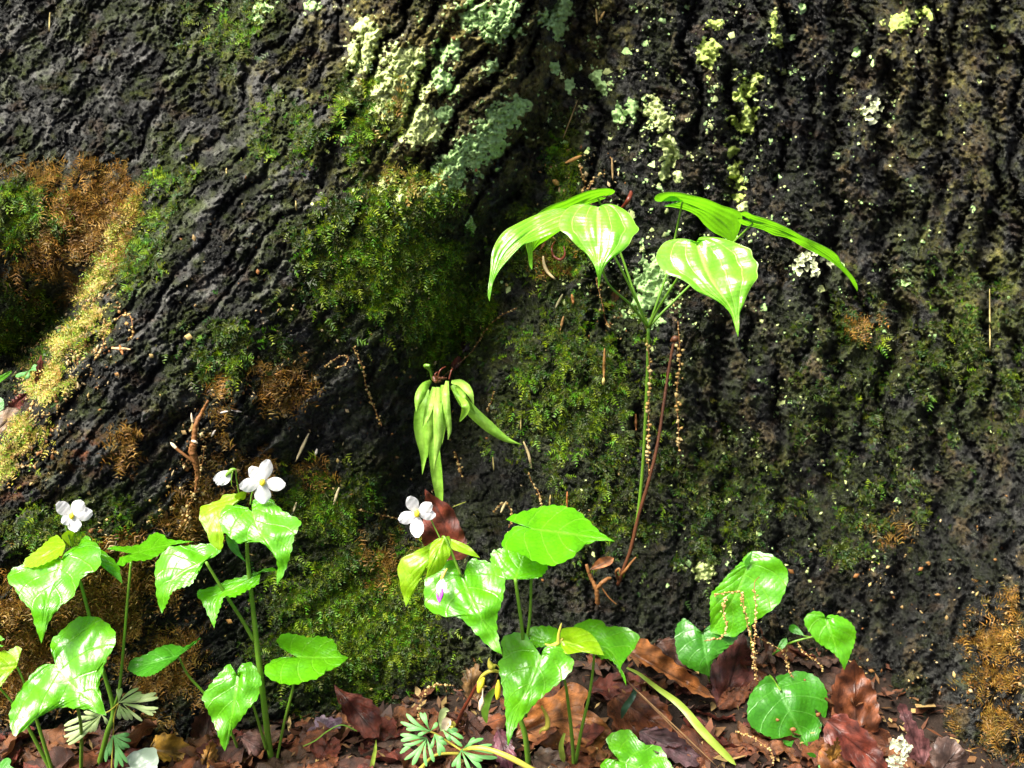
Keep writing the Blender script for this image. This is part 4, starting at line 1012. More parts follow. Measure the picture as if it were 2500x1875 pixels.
leaf('leaf', Y, (1838, 542), (2093, 711), [(1822, 530), (1806, 522), (1821, 516), (1837, 524), (1865, 532), (1897, 544), (1930, 560), (1962, 578), (1995, 593), (2027, 609), (2046, 625), (2054, 642), (2070, 660), (2086, 680), (2094, 700)],
     [(1822, 538), (1800, 532), (1810, 547), (1843, 555), (1867, 563), (1889, 574), (1922, 581), (1957, 601), (1989, 617), (2019, 633), (2046, 652), (2065, 671), (2080, 690)], -0.06, -1.7, -0.1, mid=[(1930, 572), (2040, 640)], sag=0.2, **yam)
leaf('leaf', Y, (1701, 591), (1802, 823), [(1691, 587), (1672, 583), (1645, 584), (1621, 593), (1606, 614), (1602, 633), (1612, 652), (1629, 669), (1653, 677), (1677, 690), (1702, 711), (1740, 729), (1764, 745), (1783, 766), (1791, 787), (1798, 812)],
     [(1706, 581), (1718, 578), (1753, 580), (1786, 589), (1810, 599), (1833, 609), (1838, 628), (1851, 644), (1848, 661), (1850, 677), (1837, 696), (1825, 718), (1816, 742), (1806, 766), (1805, 795)], -0.085, 0.95, 0.1, mid=[(1735, 680), (1785, 755)], sag=0.45, **yam)
def pet(*p): stalk('petiole', Y, [(1583, 800, yj, 3.6)] + list(p), M_STEM)
pet((1540, 745, -0.05, 3), (1475, 672, -0.075, 2.8), (1462, 508, -0.088, 2.4))
pet((1545, 715, -0.04, 3), (1502, 630, -0.05, 2.8), (1440, 530, -0.058, 2.4), (1405, 514, -0.056, 2))
pet((1556, 735, -0.03, 3), (1514, 615, -0.025, 2.8), (1480, 530, -0.02, 2.6), (1460, 484, -0.033, 2.2))
pet((1600, 750, -0.03, 3), (1628, 667, -0.025, 2.8), (1648, 580, -0.015, 2.6), (1666, 492, -0.029, 2.2))
pet((1612, 745, -0.045, 3), (1655, 678, -0.06, 2.8), (1700, 596, -0.088, 2.4))
pet((1620, 760, -0.03, 3), (1684, 697, -0.03, 2.8), (1790, 592, -0.045, 2.6), (1838, 546, -0.058, 2.2))
stalk('stem', Y, [(1583, 798, yj, 4), (1581, 900, -0.025, 4.2), (1577, 1000, -0.02, 4.4), (1572, 1100, -0.012, 4.4), (1564, 1200, -0.004, 4.4), (1550, 1300, 0.0, 4.4), (1520, 1410, yY, 4.2)], M_STEM, 8)
S = thing('dead_stalk', W(1510, 1425, TD(1510, 1425, 0.006)), 'bare reddish brown dead stalk leaning beside the green vine stem', 'stalk')
stalk('stalk', S, [(1648, 822, 0.005, 4), (1642, 850, 0.003, 3.6), (1630, 920, 0.0, 3.8), (1606, 1080, -0.012, 4.2), (1582, 1180, -0.014, 4.5), (1560, 1255, -0.012, 4.6), (1540, 1340, -0.008, 5), (1522, 1390, -0.004, 5), (1508, 1428, yY - .004, 5.5)], M_BROWN, 9, 90, .07)
stalk('node', S, [(1637, 834, 0.003, 2), (1645, 828, 0.003, 8), (1652, 826, 0.003, 8), (1659, 824, 0.003, 2)], M_BROWN, 7)
stalk('root', S, [(1512, 1410, yY, 4), (1525, 1395, -0.012, 4), (1540, 1375, -0.014, 3.2), (1553, 1360, -0.016, 1.5)], M_TWIG)
stalk('root', S, [(1511, 1420, yY, 4), (1504, 1396, -0.014, 3.6), (1513, 1388, -0.018, 3), (1512, 1402, -0.018, 2)], M_TWIG)

# ------------------------------------------------------------------ hanging fern
fy = -0.012
F = thing('hanging_fern', W(1075, 930, fy + .02), 'clump of strap-shaped green fern fronds hanging from the bark crease', 'fern')
M_FERN2 = leaf_material('pale_fern_frond', (0.14, 0.34, 0.02), (0.32, 0.50, 0.09), 0.25, (0.35, 0.6, 0.05), 0.42, 0.4, 'strap', 0.2, 0.3)
for i, p in enumerate((
          [(1042, 950, fy, 6), (1032, 985, fy - .010, 15), (1026, 1040, fy - .014, 16), (1034, 1105, fy - .016, 12), (1031, 1158, fy - .018, 4)],
          [(1050, 955, fy, 6), (1046, 1010, fy - .013, 11), (1046, 1060, fy - .018, 11), (1044, 1118, fy - .018, 5)],
          [(1060, 1000, fy - .008, 5), (1060, 1092, fy - .018, 13), (1066, 1157, fy - .020, 14), (1073, 1215, fy - .020, 13), (1074, 1262, fy - .02, 5)],
          [(1104, 940, fy, 6), (1135, 985, fy - .008, 13), (1180, 1030, fy - .014, 14), (1232, 1070, fy - .014, 11), (1274, 1086, fy - .012, 3)],
          [(1108, 950, fy, 5), (1124, 965, fy - .008, 10), (1140, 985, fy - .012, 10), (1160, 1010, fy - .012, 5)],
          [(1052, 930, fy, 4), (1036, 945, fy - .014, 11), (1022, 975, fy - .024, 12), (1016, 1006, fy - .026, 5)],
          [(1060, 945, fy - .01, 5), (1050, 985, fy - .028, 9), (1040, 1020, fy - .032, 9), (1032, 1044, fy - .032, 4)],
          [(1070, 945, fy - .01, 5), (1069, 1000, fy - .036, 11), (1070, 1066, fy - .040, 12), (1059, 1150, fy - .038, 4)],
          [(1080, 940, fy - .01, 4), (1081, 985, fy - .028, 7), (1082, 1040, fy - .030, 8), (1079, 1085, fy - .030, 4)],
          [(1092, 930, fy - .01, 4), (1089, 960, fy - .028, 8), (1092, 1010, fy - .034, 9), (1097, 1050, fy - .034, 9), (1094, 1074, fy - .034, 5)],
          [(1102, 932, fy - .006, 4), (1126, 936, fy - .022, 9), (1146, 957, fy - .030, 10), (1157, 988, fy - .030, 4)],
          [(1112, 945, fy - .006, 4), (1124, 952, fy - .018, 8), (1132, 968, fy - .026, 8), (1134, 985, fy - .028, 4)],
          [(1122, 968, fy - .02, 5), (1134, 985, fy - .036, 9), (1136, 1002, fy - .038, 10), (1122, 1030, fy - .030, 6)])):
    strap('frond', F, p, M_FERN2 if i in (6, 7, 9, 10) else M_FERN, 34, 9, channel=-0.55 if i % 2 else 0.5, pointed=0.6)
for p in ([(1090, 924, fy, 2), (1074, 924, fy - .005, 4), (1060, 922, fy - .006, 4.5), (1064, 932, fy - .008, 4), (1076, 930, fy - .006, 2)],):
    stalk('rootstock', F, p, M_BROWN, 9, 40, .25)
stalk('young_frond', F, [(1056, 928, fy, 3), (1050, 905, fy - .004, 4), (1038, 893, fy - .008, 5), (1050, 893, fy - .01, 4)], M_STEM)
for p in ([(1066, 932, fy - .01, 2), (1074, 905, fy - .01, 2), (1088, 895, fy - .005, 1.5)], [(1096, 926, fy - .006, 2), (1102, 905, fy - .004, 2), (1106, 900, fy, 1.5)], [(1070, 930, fy - .01, 2), (1062, 915, fy - .012, 2), (1068, 908, fy - .01, 1.5)]):
    stalk('root', F, p, M_RSTEM, 5)
# ------------------------------------------------------------------ dissected leaves
def dissected(name, label, base, groups, y, mat, stalks=(), cat='plant', k=0.6, wmax=5.2, group=None):
    T = thing(name, W(base[0], base[1], ground_hit(base[0], min(base[1], 1900)) if base[1] > 1400 else y), label, cat, group)
    for (cx, cy), tips in groups:
        s = Soup()
        for i, (tx, ty) in enumerate(tips):
            n, m = 9, 5
            t = np.linspace(0, 1, n)[:, None]; sv = np.linspace(-1, 1, m)[None, :]
            d = np.array([tx - cx, ty - cy], float); ln = np.linalg.norm(d); d /= ln
            bend = RNG.uniform(-.08, .08) * ln
            w = min(wmax, ln * 0.17) * RNG.uniform(.8, 1.15)
            hw = w * (0.18 + 0.82 * smooth(0.05, 0.75, t)) * np.sqrt(np.clip((1.02 - t) / 0.16, 0.05, 1))
            px = cx + d[0] * ln * t + d[1] * hw * sv + d[1] * bend * np.sin(math.pi * t)
            py = cy + d[1] * ln * t - d[0] * hw * sv - d[0] * bend * np.sin(math.pi * t)
            yy = y - MPX * k * (py - cy) - 0.006 * np.sin(math.pi * t * .8) - 0.0006 * (i % 3) + 0.2 * MPX * hw * sv ** 2
            s.add(W(px, py, yy), grid_faces(n, m))
        s.make('leaflet', mat, T)
    for p, mt in stalks: stalk('leaf_stalk', T, p, mt)
    return T
dissected('bleeding_heart_plant', 'blue green finely cut leaf clump on the litter by the yellow stalk', (1070, 1880), [
    ((1050, 1785), [(992, 1743), (978, 1763), (992, 1780), (1020, 1795), (1026, 1740), (1036, 1740), (1068, 1764)]),
    ((1042, 1802), [(978, 1794), (979, 1808), (985, 1819), (977, 1839), (988, 1855), (1007, 1868), (1041, 1871), (1059, 1860)]),
    ((1061, 1792), [(1052, 1828), (1073, 1845), (1086, 1836), (1090, 1818), (1084, 1806)]),
    ((1080, 1782), [(1101, 1808), (1131, 1803), (1118, 1783), (1128, 1822)]),
    ((1126, 1832), [(1158, 1801), (1180, 1803), (1201, 1818), (1213, 1838), (1214, 1850), (1178, 1857), (1104, 1872), (1120, 1884), (1148, 1884), (1175, 1876)])],
    -0.128, M_GLAUCOUS,
    [([(1050, 1786, -0.128, 2), (1064, 1792, -0.126, 2.4), (1100, 1815, -0.122, 2.6), (1126, 1832, -0.126, 2.6)], M_YSTEM),
     ([(1126, 1832, -0.126, 3), (1160, 1826, -0.14, 5.5), (1200, 1832, -0.145, 6), (1250, 1852, -0.15, 7), (1310, 1885, -0.15, 7)], M_YSTEM),
     ([(1120, 1840, -0.122, 4.5), (1085, 1840, -0.125, 3.6), (1055, 1848, -0.128, 3.6), (1020, 1885, -0.13, 6)], M_YSTEM)])
dissected('bleeding_heart_plant', 'pale cream green finely cut leaves under the leftmost violet', (270, 1885), [
    ((289, 1716), [(286, 1682), (296, 1680), (338, 1680), (345, 1690), (353, 1696)]),
    ((300, 1718), [(381, 1692), (386, 1703), (386, 1729), (381, 1739), (374, 1746), (347, 1760)]),
    ((291, 1722), [(323, 1757), (313, 1758), (292, 1756), (300, 1745)]),
    ((248, 1745), [(188, 1752), (205, 1738), (157, 1772), (157, 1783), (157, 1799), (163, 1811), (167, 1818), (219, 1788), (229, 1786), (262, 1768)])],
    -0.137, M_PALE, [([(289, 1716, -0.137, 1.6), (279, 1750, -0.13, 1.6), (276, 1800, -0.125, 1.6), (272, 1885, -0.13, 2)], M_YSTEM), ([(248, 1745, -0.137, 1.6), (268, 1735, -0.134, 1.6), (288, 1718, -0.136, 1.6)], M_YSTEM)])
dissected('bleeding_heart_plant', 'darker green cut leaf hanging below the pale cream ones', (285, 1890), [
    ((276, 1796), [(316, 1793), (320, 1809), (316, 1825), (304, 1830), (258, 1860), (266, 1845), (282, 1878), (300, 1872), (311, 1862)])],
    -0.132, M_GLAUCOUS, [([(276, 1796, -0.132, 1.4), (280, 1840, -0.125, 1.6), (285, 1890, -0.13, 2)], M_RSTEM)])
dissected('bleeding_heart_plant', 'tiny pale green cut leaf at the bottom edge near the red brown leaves', (2020, 1890), [
    ((2024, 1886), [(1998, 1868), (2008, 1862), (2018, 1870), (2030, 1862), (2040, 1866), (2048, 1874)])], -0.135, M_GLAUCOUS)
dissected('bleeding_heart_plant', 'small bluish cut leaf behind the buttress root', (70, 930), [
    ((72, 905), [(38, 920), (50, 918), (62, 926), (70, 924), (96, 892), (98, 902), (88, 890)])], 0.045, M_GLAUCOUS, k=0.3)
o = leaf('herb_leaf', None, (30, 905), (-30, 945), [(20, 908), (0, 918), (-15, 932)], [(24, 915), (5, 930), (-10, 940)], 0.05, 0.5, 0, M_VIOLET, teeth=0, rows=20, half=4)
tag(o, 'bright green leaf tip behind the root at the left edge', 'leaf', 'stray leaf tips at the left edge')
o = leaf('herb_leaf', None, (10, 985), (-20, 1005), [(8, 975), (-5, 972)], [(8, 998), (-8, 1008)], 0.045, 0.5, 0, M_VIOLET_DARK, teeth=0, rows=20, half=4)
tag(o, 'dark green leaf tip below the bright one at the left edge', 'leaf', 'stray leaf tips at the left edge')
o = leaf('herb_leaf', None, (-10, 1895), (44, 1880), [(0, 1862), (18, 1850), (28, 1858), (24, 1868)], [(10, 1905), (36, 1890)], -0.14, 0.8, 0, M_VIOLET_DARK, teeth=0, rows=24, half=5)
tag(o, 'dark green leaf in the bottom corner under the leftmost violet', 'leaf')
o = leaf('silvery_leaf', None, (318, 1872), (380, 1905), [(308, 1850), (325, 1836), (350, 1828), (375, 1825), (386, 1845), (384, 1880)], [(300, 1880), (310, 1905), (345, 1915)], -0.145, 0.9, 0, M_SILVER, teeth=6, tooth=3)
tag(o, 'silvery pale leaf lying by the darker cut leaf at the bottom edge', 'leaf')

# ------------------------------------------------------------------ dead leaves one can point to
RUST, ORANGE, PLUM, DARK, TAN, YEL, RED = (0.20, 0.062, 0.022), (0.36, 0.13, 0.035), (0.13, 0.07, 0.075), (0.085, 0.032, 0.018), (0.32, 0.20, 0.10), (0.50, 0.27, 0.03), (0.18, 0.04, 0.022)
def dead(label, base, tip, Lo, Ro, y, k, kx, col, **kw):
    kw = {**dict(teeth=7.3, tooth=7, quilt=0.0012, wave=0.012, rows=44, half=7), **kw}
    o = leaf('dead_leaf', None, base, tip, Lo, Ro, y, k, kx, M_DEAD, col=col, **kw)
    # give the blade its own origin at the stalk end
    p = W(base[0], base[1], y); o.data.transform(Matrix.Translation(-Vector(p))); o.location = Vector(p)
    tag(o, label, 'dead leaf', 'dead leaves on the forest floor')
    return o
def gh(px, py, up=0.006):
    return ground_hit(px, py) - up
dead('reddish dead leaf standing upright behind the middle white flower', (1085, 1368), (1037, 1194), [(1050, 1345), (1032, 1326), (1030, 1285), (1037, 1240)], [(1138, 1362), (1140, 1330), (1134, 1305), (1124, 1285), (1112, 1255), (1098, 1234), (1062, 1212)], -0.075, -0.15, 0.25, RED, teeth=10, tooth=2.5, mid=[(1085, 1280)])
dead('large spotted orange oak leaf on the litter under the middle violet', (1255, 1800), (1500, 1795), [(1270, 1770), (1290, 1740), (1320, 1705), (1350, 1700), (1392, 1665), (1436, 1688), (1425, 1725), (1450, 1740), (1478, 1765)],
     [(1290, 1800), (1330, 1815), (1385, 1862), (1392, 1820), (1430, 1835), (1462, 1870), (1490, 1840)], gh(1255, 1800, .008), 1.0, 0, ORANGE, teeth=0, mid=[(1380, 1755)], wave=0.012)
dead('glossy orange brown curled leaf pointing to the drooping violet leaf', (1535, 1592), (1745, 1705), [(1555, 1558), (1590, 1570), (1640, 1610), (1700, 1655)], [(1550, 1610), (1600, 1635), (1650, 1665), (1700, 1695)], gh(1600, 1630, .02), 1.1, 0, ORANGE, fold=-0.5)
dead('dark red brown leaf under the glossy orange one', (1500, 1700), (1640, 1790), [(1530, 1690), (1580, 1690), (1625, 1720), (1640, 1755)], [(1480, 1730), (1510, 1775), (1560, 1800), (1610, 1800)], gh(1560, 1760, .004), 1.2, 0, RUST)
dead('grey plum curled leaf above the bottom-edge violet leaf', (1560, 1785), (1720, 1862), [(1590, 1775), (1640, 1785), (1690, 1825)], [(1570, 1815), (1620, 1845), (1680, 1872)], gh(1630, 1820, .012), 1.0, 0, PLUM, fold=-0.6)
dead('wine red leaf between the drooping and the round violet leaves', (1760, 1740), (1815, 1545), [(1738, 1690), (1738, 1630), (1765, 1590), (1795, 1560)], [(1800, 1740), (1840, 1690), (1838, 1620), (1825, 1570)], gh(1780, 1700, .01), 0.5, -0.2, (0.15, 0.045, 0.035))
dead('brown leaf half hidden behind the drooping violet leaf', (1600, 1570), (1690, 1650), [(1610, 1560), (1660, 1560), (1690, 1600)], [(1600, 1600), (1630, 1640)], gh(1640, 1620, .0), 1.0, 0, DARK)
dead('red brown leaf leaning with its stalk up beside the mossy foot', (815, 1670), (925, 1800), [(835, 1698), (870, 1695), (905, 1710), (930, 1745)], [(826, 1710), (850, 1760), (890, 1800)], gh(880, 1770, .012), 0.9, 0, RED)
dead('dusky purple leaf lying beside the upright violet stem', (745, 1815), (835, 1752), [(750, 1780), (780, 1748), (805, 1752)], [(780, 1822), (800, 1800), (830, 1775)], gh(790, 1800, .006), 1.0, 0, (0.16, 0.10, 0.14))
dead('dark brown leaf with orange rim left of the upright violet', (490, 1840), (520, 1728), [(468, 1810), (470, 1765), (490, 1740)], [(530, 1830), (540, 1790), (530, 1750)], gh(500, 1820, .008), 0.4, 0, DARK)
dead('yellow and orange curled leaf left of the dark brown leaf', (365, 1830), (478, 1845), [(380, 1798), (405, 1790), (440, 1800), (465, 1825)], [(380, 1850), (410, 1860), (450, 1858)], gh(420, 1840, .012), 1.0, 0, YEL, fold=-0.5)
dead('small orange leaf standing below the dark brown leaf', (492, 1885), (520, 1806), [(492, 1850), (505, 1820)], [(528, 1870), (530, 1830)], gh(505, 1875, .008), 0.4, 0, (0.40, 0.19, 0.03))
dead('pink brown crumpled leaf at the foot of the upright violet', (590, 1800), (655, 1840), [(605, 1785), (635, 1790), (650, 1810)], [(590, 1825), (620, 1845)], gh(620, 1830, .01), 0.9, 0, (0.24, 0.12, 0.10))
dead('purple brown lobed tongue of a leaf against the bark', (2255, 1868), (2196, 1716), [(2215, 1840), (2210, 1780), (2192, 1735)], [(2275, 1830), (2255, 1790), (2235, 1765), (2215, 1725)], -0.165, 0.2, 0, (0.22, 0.085, 0.08), wave=0.004)
dead('crumpled grey brown leaf at the bottom edge by the lobed tongue', (2290, 1890), (2345, 1820), [(2270, 1850), (2285, 1805), (2320, 1800)], [(2340, 1885), (2365, 1850)], -0.17, 0.5, 0, (0.13, 0.08, 0.06))
dead('wet rust red leaf stuck upright to the bark by the seedling', (2090, 1790), (2085, 1610), [(2045, 1750), (2030, 1690), (2050, 1640)], [(2145, 1780), (2140, 1700), (2115, 1650)], -0.10, 0.35, 0, RUST, wave=0.012)
dead('long dark red leaf sloping down right of the round violet leaf', (2020, 1760), (2170, 1885), [(2050, 1740), (2100, 1770), (2150, 1830)], [(2010, 1800), (2060, 1850), (2130, 1890)], -0.12, 0.9, 0, RED, wave=0.01)
dead('orange leaf at the bottom edge below the long dark red leaf', (2000, 1830), (2090, 1890), [(2020, 1810), (2060, 1840)], [(2000, 1870), (2040, 1900)], -0.13, 0.9, 0, ORANGE)
dead('amber scrap standing in the red leaves near the bottom edge', (2030, 1860), (2045, 1798), [(2016, 1835), (2028, 1825)], [(2052, 1840), (2050, 1815)], -0.155, 0.2, 0, (0.42, 0.20, 0.03))
dead('brown leaf wedged behind the tip of the glossy violet leaf', (1190, 1690), (1180, 1570), [(1160, 1650), (1165, 1600)], [(1215, 1660), (1200, 1600)], gh(1185, 1680, .0), 0.15, 0, (0.20, 0.10, 0.05))
dead('tan leaf lobe beside the mossy hollow under the middle violet', (1150, 1720), (1150, 1600), [(1130, 1680), (1132, 1630)], [(1180, 1690), (1170, 1630)], gh(1150, 1710, .0), 0.15, 0, (0.24, 0.13, 0.045))
dead('rust brown leaf flat behind the blue green cut leaves', (1090, 1800), (1250, 1745), [(1130, 1770), (1190, 1745)], [(1120, 1825), (1190, 1800), (1235, 1770)], gh(1170, 1790, .006), 1.1, 0, RUST)
dead('maroon leaf lying between the cut leaves and the pointed violet leaf', (1215, 1780), (1245, 1885), [(1205, 1810), (1215, 1860)], [(1240, 1790), (1260, 1850)], gh(1230, 1830, .012), 0.9, 0, (0.17, 0.05, 0.07))
dead('dull brown leaf in the corner between two violet stems', (1300, 1850), (1400, 1890), [(1320, 1825), (1370, 1840)], [(1310, 1890), (1360, 1910)], gh(1350, 1870, .004), 1.0, 0, (0.14, 0.085, 0.055))
dead('red brown leaf behind the buttress root at the left edge', (65, 960), (5, 1015), [(50, 962), (20, 985)], [(60, 985), (30, 1012)], 0.04, 0.8, 0, RED, rows=24)
dead('pale brown leaf lying lowest behind the buttress root', (50, 1000), (-40, 1080), [(20, 995), (-20, 1030)], [(50, 1040), (10, 1075)], 0.025, 0.9, 0, TAN, rows=24)
dead('upright dark leaf piece behind the bluish cut leaf', (95, 960), (100, 865), [(85, 930), (90, 890)], [(105, 930), (106, 890)], 0.03, 0.1, 0, RED, rows=20)
dead('black curled leaf in the hollow above the hanging fern', (1130, 890), (1160, 815), [(1108, 865), (1112, 830), (1135, 815)], [(1150, 880), (1175, 850)], float(TD(1140, 840, .004)), 0.2, 0, (0.035, 0.012, 0.012), rows=24)
dead('small maroon leaf curl just below the black hollow', (1108, 905), (1122, 868), [(1100, 890), (1110, 875)], [(1122, 895), (1128, 880)], float(TD(1112, 890, .012)), 0.2, 0, RED, rows=16, half=4)

# litter leaves that nothing tells apart
protos = []
for kind in range(5):
    n, m = 28, 11
    t = np.linspace(0, 1, n)[:, None]; s = np.linspace(-1, 1, m)[None, :]
    lob = (1 + 0.38 * np.sin(t * math.pi * (7 + kind))) if kind % 2 else 1 + 0.06 * np.sin(t * 40)
    hw = 0.30 * np.sin(math.pi * np.clip(t, 0.02, .985)) ** 0.7 * lob
    X = (t - 0.5) + 0 * s; Yv = hw * s
    Z = 0.07 * s ** 2 * (1 if kind % 3 else -1) * np.ones_like(t) + 0.05 * np.sin(t * 4 + kind) + 0.07 * fbm(X * 4 + kind * 5, Yv * 6, 300 + kind, 3)
    colr = np.array([RUST, (0.24, 0.09, 0.03), DARK, (0.13, 0.07, 0.045), RED][kind]) * (0.5 + 1.0 * np.clip(.5 + fbm(X * 7, Yv * 7, 310 + kind, 3), 0, 1))[..., None]
    colr = colr * (1 - 0.4 * np.exp(-(s / .08) ** 2))[..., None]
    ob = build('dead_leaf', np.stack([X, Yv, Z], -1).reshape(-1, 3), grid_faces(n, m), M_DEAD, None, col=colr.reshape(-1, 3),
               uv=np.stack([s * .5 + .5 + 0 * t, t + 0 * s], -1).reshape(-1, 2))
    protos.append(ob)
places = []
for i in range(260):
    px_ = random.uniform(-30, 2280); py_ = random.uniform(1590, 1960)
    if px_ < 1000: py_ = random.uniform(1780, 1960)
    if px_ > 2100: py_ = random.uniform(1800, 1960)
    places.append((px_, py_))
for i, (px_, py_) in enumerate(places):
    yy = ground_hit(px_, py_)
    p = W(px_, py_, yy)
    ob = protos[i] if i < len(protos) else protos[i % 5].copy()
    if i >= len(protos): COL.objects.link(ob)
    sc = random.choice((1, 1, .7)) * random.uniform(0.035, 0.068)
    ob.scale = (sc, sc * random.uniform(.8, 1.15), sc)
    ob.location = Vector(p) + Vector((0, 0, random.uniform(0.001, 0.010)))
    ob.rotation_euler = (random.gauss(0.15, .22), random.gauss(0, .25), random.uniform(0, 6.28))
    tag(ob, ('wet rust brown smooth-edged leaf lying flat in the jumbled litter', 'tawny brown lobed leaf lying flat in the jumbled litter', 'blackish brown smooth-edged leaf lying flat in the jumbled litter',
             'dull grey brown lobed leaf lying flat in the jumbled litter', 'dark red smooth-edged leaf lying flat in the jumbled litter')[i % 5], 'dead leaf',
        ('rust brown litter leaves', 'tawny litter leaves', 'blackish litter leaves', 'grey brown litter leaves', 'dark red litter leaves')[i % 5])

# ------------------------------------------------------------------ catkins: a thread strung with tan florets
def catkin(label, pts, bead=4.2, start=0.0, off=0.006, y=None, dens=1.0, group='fallen oak catkins'):
    p = np.asarray(pts, float)
    yy = np.array([TD(a, b, off) for a, b in p]) if y is None else np.interp(np.linspace(0, 1, len(p)), np.linspace(0, 1, len(y)), y)
    s = spline(np.column_stack([p, yy * 2500]), 60)
    if y is None: s[:, 2] = np.minimum(s[:, 2], sample(TY, s[:, 0], s[:, 1]) * 2500 - 5)
    P = W(s[:, 0], s[:, 1], s[:, 2] / 2500)
    T = thing('catkin', P[0], label, 'catkin', group)
    v, f, t = tube_arrays(P, 1.1 * MPX, 5); build('thread', v, [f, t], M_TWIG, T)
    L = np.linalg.norm(np.diff(s[:, :2], axis=0), axis=1).sum()
    S_ = Soup(); u = start
    while u < 1:
        i = min(59, int(u * 59)); c = P[i] + RNG.normal(0, bead * MPX * .7, 3) * (1, .6, .6)
        v, q, t = blob_arrays(c, bead * MPX * RNG.uniform(.3, 1.2), 5, 3, .5, (1, .9, .8))
        S_.add(v, q, t, np.array([(0.52, 0.36, 0.12), (0.60, 0.46, 0.20), (0.40, 0.24, 0.07)][RNG.integers(0, 3)]) * RNG.uniform(.75, 1.15))
        u += RNG.choice((.5, .7, 1.0, 2.0)) * RNG.uniform(.7, 1.2) * bead * 1.15 / L / dens
    S_.make('florets', M_STRAW, T)
catkin('longest tan catkin hanging free at the far side of the dead stalk', [(1655, 785), (1660, 880), (1652, 960), (1656, 1040), (1658, 1105)], 5.0, 0.0, y=(0.005, -0.005, -0.008, -0.01))
catkin('tan catkin hanging close against the green vine stem', [(1580, 830), (1586, 900), (1584, 1000), (1583, 1080), (1584, 1162)], 5.0, 0.05, y=(-0.032, -0.034, -0.034, -0.03))
catkin('tan catkin stuck to the bark left of the hanging fern', [(862, 848), (885, 895), (892, 935), (905, 975), (926, 1025), (932, 1040)], 4.0)
catkin('catkin arching over the dark hollow beside the blue green cut leaf', [(1022, 1758), (1028, 1712), (1042, 1684), (1070, 1672), (1110, 1675)], 3.6, y=(-0.08, -0.07, -0.06))
catkin('catkin looped over the upper edge of the draped violet leaf', [(1745, 1452), (1780, 1446), (1808, 1448), (1818, 1490), (1828, 1540), (1842, 1590), (1848, 1665)], 3.6, y=(-0.066, -0.082, -0.095, -0.115))
catkin('catkin trailing down the middle of the draped violet leaf', [(1854, 1408), (1842, 1425), (1845, 1470), (1844, 1530), (1840, 1600), (1842, 1640)], 3.2, .2, y=(-0.07, -0.085, -0.105, -0.118))
catkin('short catkin on the left half of the draped violet leaf', [(1775, 1458), (1766, 1480), (1770, 1510), (1774, 1530), (1760, 1556), (1720, 1565)], 3.4, y=(-0.07, -0.09, -0.10))
catkin('catkin hanging by the little seedling leaf', [(1920, 1575), (1918, 1610), (1928, 1640), (1938, 1655)], 3.4, y=(-0.06, -0.07))
catkin('catkin strung from the draped leaf towards the seedling', [(1848, 1555), (1880, 1572), (1915, 1592)], 2.6, y=(-0.09, -0.07))
catkin('catkin between the seedling stem and the round leaf', [(1945, 1565), (1965, 1595), (1995, 1615), (2010, 1640)], 2.8, y=(-0.06, -0.07))
catkin('curled catkin on the crest of the buttress root', [(285, 780), (300, 768), (318, 772), (324, 800), (325, 820), (312, 832)], 4.6)
catkin('catkin lying across the moss beside the middle white flower', [(880, 1244), (915, 1254), (950, 1262), (985, 1268)], 3.0)
catkin('thin catkin dangling right of the fern frond tips', [(1290, 1155), (1300, 1180), (1316, 1205), (1324, 1240)], 3.0)
catkin('catkin curl in the bark left of the long moss catkin', [(795, 895), (812, 880), (835, 868), (850, 873), (842, 890), (820, 900)], 3.0)
catkin('golden catkin tangle above the whorl of vine leaves', [(1415, 400), (1420, 425), (1428, 450), (1422, 470)], 4.2, off=0.008)
catkin('smaller golden catkin right of the tangle above the vine', [(1450, 435), (1440, 455), (1436, 468)], 3.8, off=0.008)
catkin('catkin running up into the crease above the hanging fern', [(1075, 925), (1110, 895), (1150, 860), (1190, 800), (1225, 770), (1262, 752)], 3.2, 0, .008, dens=.5)
catkin('short yellow catkin in the bark under the fern clump', [(1112, 1105), (1118, 1125), (1122, 1145), (1128, 1165)], 4.4)
catkin('catkin on the bark just right of the curled fern frond', [(1205, 955), (1200, 980), (1188, 1005)], 3.2)
catkin('twisted catkin in the litter below the round violet leaf', [(1795, 1785), (1830, 1797), (1860, 1815), (1885, 1840), (1888, 1870)], 3.2, y=(-0.10, -0.13))
catkin('catkin crumbs on the bark above the leftmost upright leaf', [(1215, 335 + 60), (1400, 400)], 0.1, .9) if False else None
catkin('crumbly catkin above the catkin by the lone white flower bud', [(510, 1240), (470, 1270), (450, 1255), (440, 1290)], 3.6, off=.004)
catkin('catkin strands beside the snapped twig on the root', [(500, 1090), (490, 1150), (470, 1215), (455, 1265), (475, 1300)], 4.4, off=.008)
catkin('catkin beads hanging from the moss by the orange bark chip', [(1455, 680), (1470, 740), (1478, 780), (1490, 800)], 2.6, dens=.6)
catkin('catkin at the curled spike above the overlapping violet leaves', [(1205, 1250), (1225, 1230), (1240, 1235), (1252, 1262), (1242, 1288)], 3.6, off=.01)
catkin('cream catkin litter along the edge of the root', [(235, 690), (215, 740), (180, 790), (150, 830), (125, 860)], 4.0, off=.003)
catkin('cream catkin litter low on the edge of the root', [(130, 870), (120, 920), (90, 960), (70, 1010), (40, 1060)], 4.4, off=.003)
catkin('cream catkin across the yellow moss of the root', [(270, 790), (255, 820), (250, 850), (230, 880)], 4.2, off=.003)

